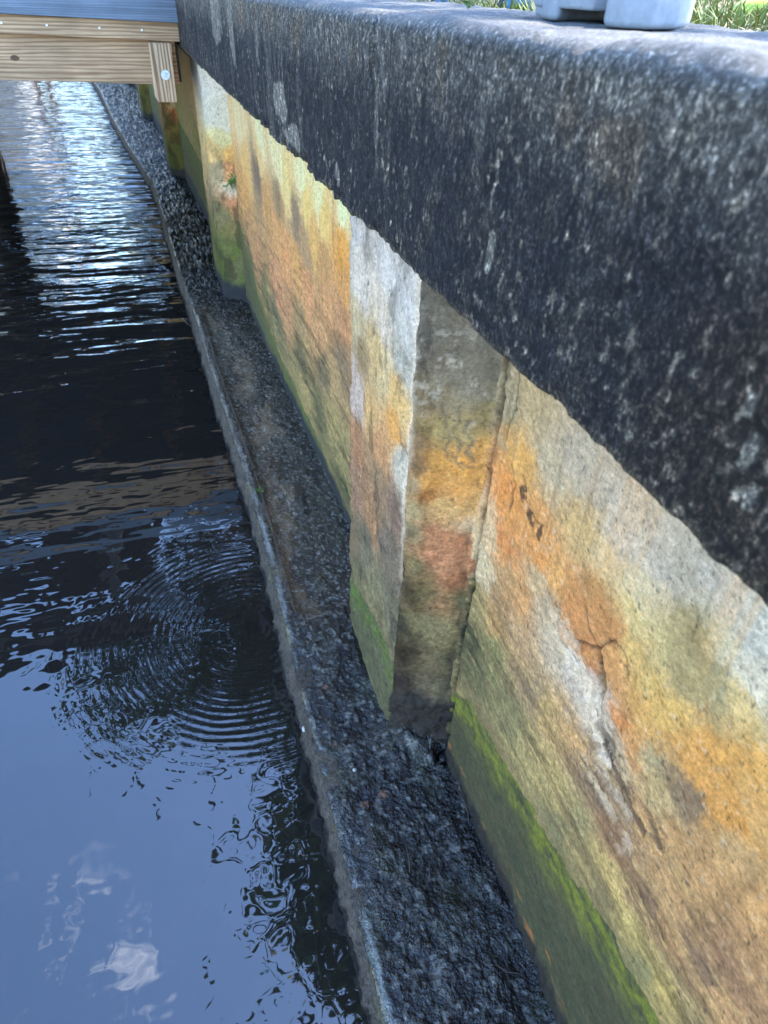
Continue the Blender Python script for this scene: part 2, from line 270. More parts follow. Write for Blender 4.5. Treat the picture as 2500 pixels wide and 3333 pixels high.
# ------------------------------------------------------------------ survey tables
STAINS = {
    'panel1': '0.314,0.495,-0.324,185,165,125;0.314,0.495,-0.378,215,165,90;0.315,0.441,-0.343,195,180,150;0.315,0.402,-0.317,190,178,158;0.315,0.332,-0.329,190,180,165;0.315,0.274,-0.326,190,182,168;0.315,0.226,-0.312,195,190,178;0.315,0.192,-0.311,200,200,190;0.314,0.549,-0.332,160,150,120;0.314,0.508,-0.436,222,150,75;0.314,0.452,-0.437,222,160,90;0.315,0.435,-0.454,225,155,80;0.315,0.383,-0.380,205,175,120;0.315,0.346,-0.376,205,180,135;0.315,0.395,-0.456,220,165,95;0.315,0.446,-0.512,200,150,95;0.314,0.534,-0.504,215,190,150;0.314,0.543,-0.564,205,190,155;0.314,0.499,-0.496,215,140,75;0.315,0.285,-0.362,205,190,155;0.315,0.334,-0.421,186,128,72;0.315,0.347,-0.465,200,130,75;0.315,0.306,-0.433,190,132,78;0.315,0.363,-0.457,195,130,72;0.315,0.326,-0.475,196,128,70;0.315,0.339,-0.408,180,135,80;0.315,0.290,-0.393,212,190,130;0.315,0.250,-0.387,208,192,135;0.315,0.213,-0.345,210,205,175;0.315,0.183,-0.342,215,210,190;0.315,0.282,-0.424,214,180,110;0.315,0.234,-0.363,165,150,105;0.315,0.224,-0.372,165,150,105;0.315,0.208,-0.384,160,150,110;0.315,0.222,-0.397,172,152,105;0.315,0.204,-0.368,165,158,120;0.315,0.287,-0.460,205,150,90;0.315,0.251,-0.434,215,180,105;0.315,0.220,-0.435,215,175,95;0.315,0.176,-0.372,215,190,130;0.315,0.151,-0.388,220,170,90;0.315,0.170,-0.419,215,160,80;0.315,0.187,-0.446,220,160,80;0.315,0.144,-0.434,215,155,75;0.315,0.130,-0.427,205,160,95;0.315,0.153,-0.452,212,152,74;0.315,0.237,-0.464,212,165,90;0.315,0.334,-0.518,200,190,175;0.315,0.296,-0.526,205,195,180;0.315,0.271,-0.527,195,180,160;0.315,0.369,-0.523,190,175,150;0.315,0.300,-0.497,200,185,170;0.315,0.394,-0.495,190,170,140;0.315,0.428,-0.474,196,170,130;0.315,0.254,-0.531,190,172,140;0.315,0.257,-0.493,208,140,78;0.315,0.235,-0.495,205,150,90;0.315,0.213,-0.488,175,160,120;0.315,0.194,-0.477,150,130,100;0.315,0.175,-0.471,140,118,92;0.315,0.203,-0.507,190,165,115;0.315,0.211,-0.465,205,160,95;0.314,0.476,-0.526,190,150,100;0.314,0.485,-0.573,160,130,90;0.314,0.539,-0.626,150,140,95;0.314,0.530,-0.708,95,95,65;0.314,0.481,-0.670,130,130,85;0.315,0.429,-0.592,180,150,110;0.315,0.384,-0.620,150,130,100;0.315,0.351,-0.619,190,160,105;0.314,0.565,-0.700,110,110,80;0.314,0.500,-0.612,175,140,90;0.315,0.414,-0.706,130,125,85;0.315,0.350,-0.709,165,150,100;0.315,0.305,-0.683,175,155,100;0.315,0.287,-0.607,150,125,95;0.315,0.251,-0.590,140,115,90;0.315,0.219,-0.575,145,120,90;0.315,0.191,-0.561,190,150,100;0.315,0.151,-0.518,185,145,95;0.315,0.126,-0.466,190,155,105;0.315,0.101,-0.480,195,150,95;0.315,0.303,-0.591,200,160,105;0.315,0.281,-0.741,120,118,84;0.315,0.242,-0.714,165,152,98;0.315,0.199,-0.670,190,165,104;0.315,0.196,-0.716,140,132,88;0.315,0.160,-0.626,140,112,84;0.315,0.134,-0.610,185,145,98;0.315,0.112,-0.595,136,110,84;0.315,0.081,-0.601,185,145,98;0.315,0.110,-0.701,195,170,98;0.315,0.133,-0.714,130,128,88;0.315,0.081,-0.552,155,120,88;0.315,0.165,-0.693,185,165,100;0.315,0.258,-0.675,150,138,95;0.315,0.215,-0.618,165,128,92;0.316,0.074,-0.530,185,145,98;0.315,0.141,-0.561,190,150,100;0.315,0.089,-0.664,150,130,90',
    'front1': '0.232,0.849,-0.244,190,190,190;0.232,0.713,-0.237,205,205,205;0.233,0.646,-0.254,195,195,195;0.232,0.825,-0.295,205,200,190;0.232,0.721,-0.315,205,195,180;0.233,0.654,-0.298,190,190,185;0.232,0.845,-0.365,190,175,140;0.232,0.820,-0.395,150,130,95;0.232,0.715,-0.372,205,185,140;0.233,0.659,-0.375,215,180,115;0.232,0.842,-0.470,190,175,165;0.232,0.769,-0.468,200,165,110;0.233,0.669,-0.431,215,160,85;0.232,0.839,-0.549,165,125,90;0.232,0.722,-0.492,190,145,100;0.232,0.836,-0.635,150,120,95;0.232,0.716,-0.550,150,125,95;0.233,0.653,-0.543,125,105,90;0.232,0.756,-0.639,160,125,90;0.232,0.863,-0.755,125,110,85;0.232,0.777,-0.714,110,105,85;0.233,0.662,-0.634,115,105,90;0.232,0.830,-0.837,100,100,75;0.232,0.720,-0.764,125,120,90;0.233,0.651,-0.717,110,105,85;0.233,0.661,-0.833,105,105,85;0.233,0.637,-0.459,190,185,170;0.233,0.649,-0.329,170,170,160;0.232,0.755,-0.372,195,170,120',
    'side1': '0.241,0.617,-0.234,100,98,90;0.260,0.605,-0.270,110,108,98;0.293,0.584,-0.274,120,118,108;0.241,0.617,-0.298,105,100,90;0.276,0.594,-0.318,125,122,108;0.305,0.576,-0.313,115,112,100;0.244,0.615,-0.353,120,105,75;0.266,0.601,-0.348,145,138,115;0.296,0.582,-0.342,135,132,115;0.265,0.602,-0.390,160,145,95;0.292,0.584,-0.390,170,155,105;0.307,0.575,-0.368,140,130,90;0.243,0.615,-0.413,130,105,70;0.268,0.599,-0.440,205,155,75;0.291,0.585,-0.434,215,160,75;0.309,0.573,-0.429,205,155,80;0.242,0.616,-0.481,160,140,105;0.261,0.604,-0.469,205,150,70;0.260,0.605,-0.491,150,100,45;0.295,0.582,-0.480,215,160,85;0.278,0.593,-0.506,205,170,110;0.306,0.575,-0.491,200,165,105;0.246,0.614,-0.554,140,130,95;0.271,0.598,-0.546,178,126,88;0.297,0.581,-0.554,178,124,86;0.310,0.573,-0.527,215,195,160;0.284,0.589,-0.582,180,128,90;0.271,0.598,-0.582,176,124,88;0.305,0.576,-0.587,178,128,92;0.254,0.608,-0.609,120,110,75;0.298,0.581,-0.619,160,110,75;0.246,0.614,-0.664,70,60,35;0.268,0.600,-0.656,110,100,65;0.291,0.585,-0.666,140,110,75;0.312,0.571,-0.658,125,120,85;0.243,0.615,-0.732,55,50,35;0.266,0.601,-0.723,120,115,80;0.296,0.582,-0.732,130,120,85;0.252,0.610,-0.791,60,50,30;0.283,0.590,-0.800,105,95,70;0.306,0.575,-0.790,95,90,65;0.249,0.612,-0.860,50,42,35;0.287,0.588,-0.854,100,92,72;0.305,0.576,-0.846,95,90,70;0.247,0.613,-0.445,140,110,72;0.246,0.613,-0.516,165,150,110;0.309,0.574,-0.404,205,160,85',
    'panel2': '0.276,2.379,-0.351,240,225,180;0.284,2.048,-0.336,250,240,195;0.292,1.805,-0.347,250,240,190;0.301,1.565,-0.338,250,236,185;0.307,1.405,-0.339,250,238,182;0.311,1.235,-0.330,250,240,190;0.277,2.347,-0.449,230,190,120;0.284,2.071,-0.385,238,205,140;0.296,1.711,-0.379,242,212,140;0.308,1.371,-0.365,238,200,120;0.303,1.530,-0.377,240,205,125;0.311,1.236,-0.371,228,165,75;0.311,1.253,-0.410,222,160,72;0.276,2.414,-0.558,215,165,100;0.282,2.124,-0.437,130,115,100;0.291,1.833,-0.438,150,130,100;0.299,1.628,-0.430,150,130,105;0.286,2.006,-0.478,205,160,100;0.290,1.860,-0.525,215,165,105;0.302,1.545,-0.469,180,150,110;0.298,1.651,-0.544,215,165,100;0.307,1.378,-0.449,195,150,95;0.311,1.237,-0.440,215,160,95;0.305,1.456,-0.434,225,180,105;0.277,2.360,-0.632,190,150,105;0.280,2.219,-0.709,190,145,105;0.294,1.759,-0.567,220,160,105;0.274,2.465,-0.819,100,102,78;0.288,1.915,-0.694,205,152,110;0.302,1.561,-0.571,220,160,110;0.308,1.346,-0.525,205,155,105;0.311,1.239,-0.533,200,150,105;0.281,2.168,-0.783,120,118,82;0.287,1.956,-0.823,112,112,84;0.292,1.794,-0.703,190,145,105;0.299,1.630,-0.691,160,138,98;0.306,1.437,-0.635,200,155,108;0.311,1.240,-0.614,150,130,100;0.286,1.991,-0.930,130,130,90;0.298,1.650,-0.804,115,110,80;0.307,1.401,-0.712,120,110,85;0.299,1.614,-0.898,165,150,100;0.309,1.322,-0.792,165,150,100;0.311,1.244,-0.846,150,140,95;0.305,1.462,-0.871,115,113,78;0.311,1.246,-0.954,85,90,60;0.309,1.319,-0.718,175,150,105;0.295,1.723,-0.895,150,140,95',  # topmost samples hold the brightness of haze in their colour
    'side2': '0.214,2.674,-0.286,195,200,195;0.261,2.637,-0.375,190,195,180;0.240,2.653,-0.433,200,200,150;0.265,2.634,-0.473,225,180,100;0.229,2.662,-0.537,150,140,110;0.259,2.638,-0.536,205,150,100;0.255,2.642,-0.657,180,130,92;0.214,2.674,-0.679,120,115,85;0.247,2.648,-0.739,120,110,70;0.232,2.660,-0.809,95,100,60;0.211,2.677,-0.866,50,50,35;0.258,2.639,-0.874,100,100,70;0.270,2.630,-0.576,190,190,170;0.235,2.658,-0.350,185,190,180;0.213,2.675,-0.479,205,180,120',
    'panel3': '0.217,3.865,-0.303,165,150,120;0.229,3.593,-0.367,205,165,110;0.207,4.051,-0.453,150,135,100;0.224,3.711,-0.470,110,110,85;0.158,3.329,-0.455,120,125,75;0.224,3.709,-0.546,115,125,65;0.226,3.653,-0.734,80,100,40;0.202,4.076,-0.663,105,115,60',
}

ST = {}
for k_, v_ in STAINS.items():
    a_ = np.array([[float(t) for t in row.split(',')] for row in v_.split(';')]); ST[k_] = (a_[:, :3], lin(a_[:, 3:]))
ALB = np.array((1.24, .925, .68))
def stain(P, key, seed=0, pw=2.1, warp=.02, wz=1.0):
    """soft patches of colour around the surveyed stain samples, frayed by noise; P in survey units"""
    pts, cols = ST[key]; sh = P.shape[:-1]; Q = P.reshape(-1, 3).copy()
    n1 = np.stack([fbm(Q, 18, 4, seed+k*31, .6)-.5 for k in (1, 2, 3)], -1)
    n2 = np.stack([fbm(Q, (60, 22, 60), 4, seed+k*57, .65)-.5 for k in (1, 2, 3)], -1)
    n3 = np.stack([fbm(Q, 170, 3, seed+k*71, .7)-.5 for k in (1, 2, 3)], -1)
    Q += n1*warp*2.0+n2*warp*1.3+n3*warp*.9
    res = np.zeros_like(Q)
    for i0 in range(0, len(Q), 20000):
        q = Q[i0:i0+20000]; d2 = ((q[:, None]-pts[None])**2*np.array([1, 1, wz])).sum(-1); wt = 1/(d2+4e-5)**pw
        res[i0:i0+20000] = (wt@cols)/wt.sum(1)[:, None]
    lum = res@np.array([.3, .6, .1]); res = res*.94+lum[:, None]*.06
    return res.reshape(*sh, 3)*ALB
def grit(P, col, seed, a=.5, low=None):
    g = fbm(P, (230, 200, 260), 3, seed, .85); g2 = fbm(P, (90, 45, 110), 4, seed+5, .75)
    a = a*(.42+.75*sstep(-.40, -.62, P[..., 2])); k = (1+a*1.3*(g-.5)*2)*(1+a*.8*(g2-.5)*2); col = col*np.clip(k, .25, 1.8)[..., None]
    return mix(col, lin((58, 50, 42))*.8, sstep(.755, .80, fbm(P, (190, 190, 150), 3, seed+9, .7))*.6)
def polydist(y, z, pts):
    d = np.full(y.shape, 9.0)
    for (a, b), (c, e) in zip(pts, pts[1:]):
        vx, vz = c-a, e-b; t = np.clip(((y-a)*vx+(z-b)*vz)/(vx*vx+vz*vz+1e-12), 0, 1)
        d = np.minimum(d, np.hypot(y-a-t*vx, z-b-t*vz))
    return d
def inpoly(y, z, pts):
    c = np.zeros(y.shape, bool); n = len(pts)
    for i in range(n):
        (x1, y1), (x2, y2) = pts[i], pts[(i+1) % n]
        cond = ((y1 > z) != (y2 > z)); xi = (x2-x1)*(z-y1)/(y2-y1+1e-12)+x1
        c ^= cond & (y < xi)
    return c
XW = np.array([[-9.0, 0.3157], [0.0, 0.3157], [1.2, 0.3125], [1.5, 0.304], [1.85, 0.29], [2.2, 0.28], [2.68, 0.27], [4.8, 0.175], [7.2, 0.05], [9.7, -0.08], [14.0, -0.5], [20.0, -1.3]])
def xwall(y): return np.interp(y, XW[:, 0], XW[:, 1])          # face of the wall panels
XL = np.array([[-9, .106], [0, .106], [1.2, .104], [1.48, .098], [1.77, .085], [2.0, .073], [2.5, .058], [2.9, .038], [4.66, -.021], [5.86, -.154], [7.4, -.303], [9.2, -.447], [14, -.95], [22, -1.9]])
def xled(y): return np.interp(y, XL[:, 0], XL[:, 1])
XCAP = np.array([[-9, .191], [0, .191], [.24, .189], [.34, .185], [.5, .183], [.68, .177], [1.12, .169], [1.5, .162], [2.15, .1485], [2.7, .1425], [3.6, .10], [4.8, .04], [7.2, -.09], [9.7, -.22], [14, -.64], [20, -1.44]])
def xcap(y): return np.interp(y, XCAP[:, 0], XCAP[:, 1])
def to_m(P): return np.stack([P[..., 0]*U, P[..., 1]*U, (P[..., 2]+ZC)*U], -1)
def smooth_x(f, y, h=.12): return (f(y-h)+f(y-h/2)+f(y)+f(y+h/2)+f(y+h))/5

# ================================================================== SEAWALL
wall = thing('seawall', 'stained concrete seawall with a dark mildewed coping, square pilasters and a muddy footing', 'seawall', (0, 0, 0))
PIL = [.569, 2.63, 4.75, 7.05, 9.6]                                # near junction of each pilaster with the wall
# ---- panels
def g_(P, seed): return (fbm(P, (170, 150, 190), 3, seed, .8)-.5)
def panel(y0, y1, key, dy, dz, seed, near=False):
    ys = np.arange(y0, y1+dy*.5, dy); zs = np.arange(-1.06, -.165, dz); Y, Z = np.meshgrid(ys, zs, indexing='ij')
    X = smooth_x(xwall, Y); P = np.stack([X, Y, Z], -1)
    col = stain(P, key, seed)
    # horizontal weathering streaks low down, vertical runs high up
    Pl = P.copy()
    lowk = sstep(-.42, -.70, Z); st = fbm(P, (60, 9, 70), 5, seed+3, .62); vt = fbm(P, (60, 70, 6), 4, seed+5, .6)
    blot = sstep(.52, .66, st)*lowk
    col = col*(1-.42*blot[..., None])
    col = mix(col, lin((205, 178, 120))*ALB, sstep(.60, .70, fbm(P, (60, 12, 90), 5, seed+9, .65))*lowk*.5)
    col = col*(1+.22*(vt-.5)*2*(1-lowk))[..., None]
    col = grit(P, col, seed+17, .42)
    agg = sstep(.74, .79, fbm(P, (200, 200, 150), 2, seed+21, .6)); col = mix(col, lin((226, 218, 196))*ALB, agg*.28*(1-lowk))
    run = sstep(.60, .70, fbm(P, (150, 150, 5), 4, seed+23, .6)); col = col*(1-.16*run*(1-lowk))[..., None]
    wash = sstep(.58, .72, fbm(P, (40, 40, 3.5), 4, seed+25, .6)); col = mix(col, lin((214, 168, 104))*ALB, wash*.28*sstep(-.62, -.45, Z))
    disp = (fbm(P, 14, 5, seed+11)-.5)*.006+(fbm(P, 70, 4, seed+13)-.5)*.0035+(g_(P, seed+15))*.0016
    return Y, Z, P, col, disp
def finish(name, P, disp, col, nrm, parent, mat, back=(.14, 0, 0)):
    Pm = to_m(P)+np.asarray(nrm)*disp[..., None]*U
    return slab(name, Pm, mat, np.array(back)*U, parent, col, flip=False)
def green_band(Y, Z, col, edge, bright_w, P, seed, lowc=(70, 74, 54), hi=(120, 130, 48)):
    e = np.interp(Y, *edge)+(fbm(P, (1, 22, 22), 4, seed)-.5)*.03+(fbm(P, (1, 90, 90), 3, seed+2)-.5)*.010
    d = e-Z                                                     # below the edge is positive
    low = lin(lowc)*ALB*(.8+.5*fbm(P, 40, 4, seed+4))[..., None]
    col2 = mix(col, lin((150, 138, 95))*ALB*.8, sstep(-.06, -.005, d)*.45)
    col2 = np.where((d > 0)[..., None], low, col2)
    g = np.exp(-((d-.018)/(bright_w*(.6+.9*fbm(P, (1, 14, 14), 3, seed+7))))**2)*(d > 0)*sstep(.25, .72, fbm(P, (60, 60, 110), 5, seed+6, .7))*1.25
    col2 = mix(col2, lin((84, 80, 58))*ALB, (d > .03)*sstep(.45, .62, fbm(P, (50, 28, 90), 5, seed+11, .7))*.6)
    col2 = mix(col2, lin(hi)*ALB, np.clip(g, 0, 1)*.85); return grit(P, col2, seed+8, .12), d
Y, Z, P, col, disp = panel(.02, .585, 'panel1', .0017, .0017, 100)
E1 = (np.array([.02, .096, .115, .155, .19, .228, .264, .303, .374, .46, .52, .545, .56, .60]), np.array([-.71, -.728, -.722, -.735, -.745, -.75, -.76, -.772, -.785, -.80, -.815, -.83, -.86, -.9]))
PAT = [(.386, -.48), (.377, -.433), (.351, -.416), (.338, -.413), (.32, -.401), (.305, -.405), (.294, -.42), (.284, -.45), (.301, -.477), (.32, -.49), (.338, -.508), (.368, -.501)]
jy = (fbm(P, 30, 4, 140)-.5)*.022; jz = (fbm(P, 30, 4, 150)-.5)*.022
jj = (fbm(P, 11, 4, 141)-.5)*.05; pm = inpoly(Y+jy+jj, Z+jz-jj*.6, PAT)*1.0
col = mix(col, lin((196, 146, 92))*ALB, pm*.5*(.6+.7*fbm(P, 40, 4, 142))); disp = disp+pm*.0014
PAT2 = [(.255, -.382), (.253, -.369), (.235, -.36), (.223, -.355), (.207, -.362), (.199, -.382), (.205, -.40), (.226, -.412), (.243, -.402)]
col = mix(col, lin((166, 152, 110))*ALB, inpoly(Y+jy*.6, Z+jz*.6, PAT2)*.65)
# spalled pale ridge running down from the patch
rid = polydist(Y+jy, Z+jz, [(.345, -.515), (.31, -.518), (.288, -.54), (.27, -.555)])
rm = sstep(.022, .006, rid); col = mix(col, lin((214, 205, 190))*ALB, sstep(.40, .62, rm*(.45+.8*fbm(P, 50, 5, 160, .65)))*.8); disp = disp-rm*(.002+.004*fbm(P, 50, 4, 161))
# cream-lime rim of the orange wash
CR = [[(.388, -.475), (.368, -.488), (.346, -.487), (.324, -.469), (.316, -.462), (.305, -.469)], [(.346, -.439), (.333, -.456), (.316, -.46)],
    [(.316, -.462), (.308, -.444), (.298, -.433), (.287, -.435), (.276, -.452)], [(.303, -.473), (.297, -.5), (.297, -.513)],
    [(.379, -.469), (.379, -.496), (.366, -.506), (.341, -.512)], [(.531, -.27), (.531, -.3), (.532, -.334), (.534, -.375)], [(.517, -.393), (.502, -.413), (.504, -.452)],
    [(.49, -.392), (.471, -.415), (.448, -.421), (.438, -.42)]]
cy = (fbm(P, 55, 3, 170)-.5)*.010; cz = (fbm(P, 55, 3, 171)-.5)*.010
for i, c_ in enumerate(CR):
    d_ = polydist(Y+cy, Z+cz, c_); wdt = .0012 if i not in (0,) else .0016
    wdt = wdt*(.5+1.1*fbm(P, 35, 3, 172)); k_ = np.exp(-(d_/wdt)**2); col = col*(1-.8*k_)[..., None]; disp = disp-k_*.003
d_ = polydist(Y+cy*.5, Z+cz*.5, [(.316, -.462), (.302, -.472), (.299, -.482)]); k_ = np.exp(-(d_/.003)**2); col = col*(1-.92*k_)[..., None]; disp = disp-k_*.012
# broken-out hollow below the crack
hx = ((Y-.299)/.008)**2+((Z+.492)/.016)**2+(fbm(P, 90, 3, 180)-.5)*1.2; hk = sstep(1.2, .3, hx)
col = mix(col, lin((120, 100, 66))*ALB, hk); disp = disp-hk*.009
d_ = polydist(Y+cy, Z+cz, [(.297, -.486), (.293, -.5), (.292, -.512)]); k_ = np.exp(-(d_/.0022)**2); col = col*(1-.9*k_)[..., None]; disp = disp-k_*.006
scf = sstep(.050, .012, polydist(Y+jy, Z+jz, [(.37, -.50), (.33, -.53), (.29, -.56), (.22, -.60)]))*sstep(.50, .60, fbm(P, (70, 50, 80), 5, 165, .7)); col = mix(col, lin((206, 192, 170))*ALB, scf*.6); disp = disp-scf*.003
dk2 = sstep(.045, .008, polydist(Y+jy, Z+jz, [(.27, -.545), (.24, -.55), (.215, -.565), (.19, -.56)]))*sstep(.50, .60, fbm(P, (80, 60, 90), 5, 166, .75)); col = mix(col, lin((84, 70, 58))*ALB, dk2*.75); disp = disp-dk2*.002
tn = sstep(.50, .60, fbm(P, (26, 9, 42), 5, 167, .7))*sstep(-.60, -.66, Z); col = mix(col, lin((120, 98, 74))*ALB, tn*.45)
# black lichen specks
for (a, b, ww, hh) in ((.483, -.408, .010, .014), (.462, -.425, .012, .012), (.44, -.428, .005, .011), (.262, -.553, .020, .008)):
    k_ = np.exp(-(((Y-a)/ww)**2+((Z-b)/hh)**2)); col = mix(col, lin((62, 52, 44))*ALB, sstep(.38, .55, k_*fbm(P, 120, 4, 190, .7)*1.5)*.85)
# joint along the pilaster
jd = np.abs(Y-.562-(fbm(P, (1, 1, 12), 5, 200, .6)-.5)*.022); jk = np.exp(-(jd/(.0015+.006*fbm(P, (1, 1, 30), 3, 202)))**2); bandj = sstep(.020, .006, np.abs(Y-.560)); col = col*(1-.45*bandj*sstep(.42, .6, fbm(P, (60, 60, 30), 5, 203, .75)))[..., None]; disp = disp+bandj*(fbm(P, (60, 60, 24), 4, 204, .7)-.5)*.010; col = col*(1-.92*jk)[..., None]; disp = disp-jk*.014
jr = np.exp(-((Y-.548-(fbm(P, (1, 1, 20), 4, 201)-.5)*.01)/.006)**2); disp = disp+jr*.0016
col, dgreen = green_band(Y, Z, col, E1, .032, P, 210)
rust = sstep(.5, .8, fbm(P, (1, 26, 140), 3, 219))*sstep(.012, .004, np.abs(Z+.958-(.01*np.sin(Y*90)))) * (dgreen > 0); col = mix(col, lin((196, 128, 72))*ALB, rust*.5)
mudk = sstep(-.955, -.985, Z+(fbm(P, 30, 4, 222)-.5)*.05); col = mix(col, np.array((.034, .024, .015)), mudk)
disp = disp+mudk*(fbm(P, 60, 4, 223)-.3)*.012
finish('wall_panel', P, disp, col, (-1, 0, 0), wall, M['wall'])

Y, Z, P, col, disp = panel(.80, 2.66, 'panel2', .0048, .0036, 300)
E2 = (np.array([.8, 1.226, 1.423, 1.673, 1.991, 2.289, 2.482, 2.7]), np.array([-.995, -.985, -.965, -.94, -.925, -.86, -.77, -.68]))
col, dg = green_band(Y, Z, col, E2, .045, P, 320, (88, 96, 72), (98, 108, 58))
for yy, ln in ((1.30, .26), (1.52, .12), (1.05, .16), (1.9, .10), (1.0, .1)):
    k_ = np.exp(-((Y-yy-(fbm(P, (1, 1, 30), 2, 330)-.5)*.01)/.006)**2)*sstep(-.18-ln, -.20, Z); col = col*(1-.55*k_)[..., None]
mudk = sstep(-.965, -.992, Z+(fbm(P, 25, 4, 322)-.5)*.05); col = mix(col, np.array((.04, .036, .030)), mudk)
finish('wall_panel', P, disp, col, (-1, 0, 0), wall, M['wall'])
for a, b, sd_ in ((2.78, 4.78, 500), (4.92, 7.08, 540), (7.22, 9.63, 580)):
    Y, Z, P, col, disp = panel(a, b, 'panel3', .012, .008, sd_)
    # the long stretch only has samples near its close end: spread them along
    Ps = P.copy(); Ps[..., 1] = 3.2+((Ps[..., 1]-a) % 1.6); Ps[..., 0] = xwall(3.6)
    col = grit(P, stain(Ps, 'panel3', sd_)*1.3, sd_+1, .4)
    col, dg = green_band(Y, Z, col, (np.array([a, b]), np.array([-.74, -.66])), .10, P, sd_+5, (74, 80, 50), (88, 108, 44))
    mudk = sstep(-.90, -.94, Z+(fbm(P, 14, 4, 522)-.5)*.05); col = mix(col, np.array((.035, .032, .028)), mudk)
    finish('wall_panel', P, disp, col, (-1, 0, 0), wall, M['wall'])
# ---- pilasters
def pilaster(k, y1, dz, ds, seed):
    xo = float(xwall(y1)-.3157); xo2 = float(xwall(y1+.25)-.3157)
    prof = [(.40+xo, y1-.001), (.3157+xo, y1), (.2343+xo, y1+.052), (.2343+xo2, y1+.313), (.32+xo2, y1+.33)]
    pts = []
    for (a, b), (c, e) in zip(prof, prof[1:]):
        L_ = math.hypot(c-a, e-b); n = max(2, int(L_/ds)); nx_, ny_ = -(e-b)/L_, (c-a)/L_
        for t in range(n): pts.append((a+(c-a)*t/n, b+(e-b)*t/n, nx_, ny_))
    pts.append((*prof[-1], pts[-1][2], pts[-1][3])); A = np.array(pts)
    nn = A[:, 2:4].copy()
    for _ in range(2): nn[1:-1] = (nn[:-2]+nn[1:-1]+nn[2:])/3
    nn /= np.linalg.norm(nn, axis=1)[:, None]
    zs = np.arange(-1.06, -.165, dz); S_, Z = np.meshgrid(np.arange(len(A)), zs, indexing='ij')
    P = np.stack([A[S_, 0], A[S_, 1], Z], -1); NRM = np.stack([nn[S_, 0], nn[S_, 1], 0*Z], -1)
    s_front = (P[..., 1] > y1+.052-1e-6); disp = (fbm(P, 16, 5, seed)-.5)*.007+(fbm(P, 80, 4, seed+1)-.5)*.004
    corner = np.exp(-((P[..., 1]-(y1+.052))/.006)**2)
    chip = sstep(.45, .75, fbm(P, (30, 30, 26), 4, seed+7)); disp = disp-corner*(.001+.005*chip)-np.exp(-((P[..., 1]-(y1+.052))/.014)**2)*.006*fbm(P, (50, 50, 20), 4, seed+6)
    far = np.exp(-((P[..., 1]-(y1+.313))/.008)**2); disp = disp-far*(.001+.003*sstep(.45, .7, fbm(P, 30, 4, seed+8)))
    if k == 0:
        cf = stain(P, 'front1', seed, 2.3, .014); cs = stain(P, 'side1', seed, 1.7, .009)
        vt = fbm(P, (60, 60, 9), 5, seed+2, .6); cf = cf*(.78+.5*vt)[..., None]
        cf = cf*(1-.4*sstep(.55, .66, fbm(P, (50, 30, 14), 5, seed+3, .65)))[..., None]
        eg = (np.array([.56, .60, .665, .742, .80, .855, .90]), np.array([-.86, -.84, -.806, -.819, -.842, -.868, -.90]))
        cf, dg = green_band(P[..., 1], Z, cf, eg, .036, P, seed+9, (92, 96, 72), (88, 118, 40))
        lx = (P[..., 0]-.2343)/.0814                               # 0 corner .. 1 junction
        rough_strip = sstep(.42, .25, lx+(fbm(P, (30, 30, 20), 4, seed+12)-.5)*.3)
        disp = disp+np.where(s_front, 0, rough_strip*(fbm(P, (60, 60, 24), 4, seed+13)-.3)*.008)
        cs = cs*(1-.35*rough_strip*sstep(.5, .65, fbm(P, (90, 90, 50), 4, seed+14, .7)))[..., None]
        wet = sstep(-.865, -.885, Z+(fbm(P, 26, 4, seed+15)-.5)*.035+.02*sstep(.5, .1, lx))
        cs = mix(cs, np.array((.038, .026, .017)), wet*(~s_front)); disp = disp+wet*(~s_front)*(.006+(fbm(P, 60, 5, seed+16)-.4)*.022)
        hair = np.zeros_like(Z)                                  # crazing in the render
        for q in ([(.6, -.36), (.598, -.385), (.594, -.40), (.596, -.42), (.59, -.435)], [(.59, -.36), (.588, -.38), (.592, -.395), (.586, -.41), (.588, -.43), (.582, -.44)],
                  [(.583, -.375), (.585, -.39), (.58, -.40), (.583, -.415), (.577, -.43)], [(.601, -.375), (.59, -.378), (.58, -.376)], [(.6, -.40), (.59, -.402), (.578, -.41)], [(.602, -.418), (.592, -.42), (.586, -.432), (.576, -.436)]):
            hair = np.maximum(hair, np.exp(-(polydist(P[..., 1]+(fbm(P, 90, 2, 31)-.5)*.006, Z+(fbm(P, 90, 2, 32)-.5)*.008, q)/.0011)**2))
        cs = mix(cs, lin((112, 108, 92))*ALB, hair*.85*(~s_front))
        white = sstep(.60, .66, fbm(P, 55, 5, seed+18, .75))*sstep(-.45, -.28, Z)*sstep(-.24, -.30, Z); cs = mix(cs, lin((190, 188, 180))*ALB, white*.55*(~s_front))
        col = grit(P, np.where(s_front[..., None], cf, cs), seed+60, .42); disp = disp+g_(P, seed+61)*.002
        crk = np.exp(-((P[..., 1]-(y1+.054)-(fbm(P, (1, 1, 16), 3, seed+20)-.5)*.012)/.0035)**2); col = mix(col, lin((224, 216, 200))*ALB, crk*.6*sstep(-.72, -.55, Z))
        lipk = np.exp(-((lx-.94)/.10)**2)*(~s_front); disp = disp-lipk*.006*fbm(P, (40, 40, 18), 4, seed+21); col = col*(1-.45*lipk*sstep(.45, .6, fbm(P, (60, 60, 24), 4, seed+22)))[..., None]
    else:
        Ps = P.copy(); Ps[..., 1] = 2.63+(P[..., 1]-y1); Ps[..., 0] = P[..., 0]-xo+float(xwall(2.63)-.3157)
        col = grit(P, stain(Ps, 'side2', seed, 3, .02)*1.2, seed+1, .4)
        fr = s_front & (P[..., 1] < y1+.32); gl = sstep(-.62, -.80, Z+(fbm(P, 12, 4, seed+4)-.5)*.1)
        col = mix(col, lin((92, 108, 50))*ALB, gl*.75*(1-.6*(fbm(P, 24, 4, seed+5) < .45)))
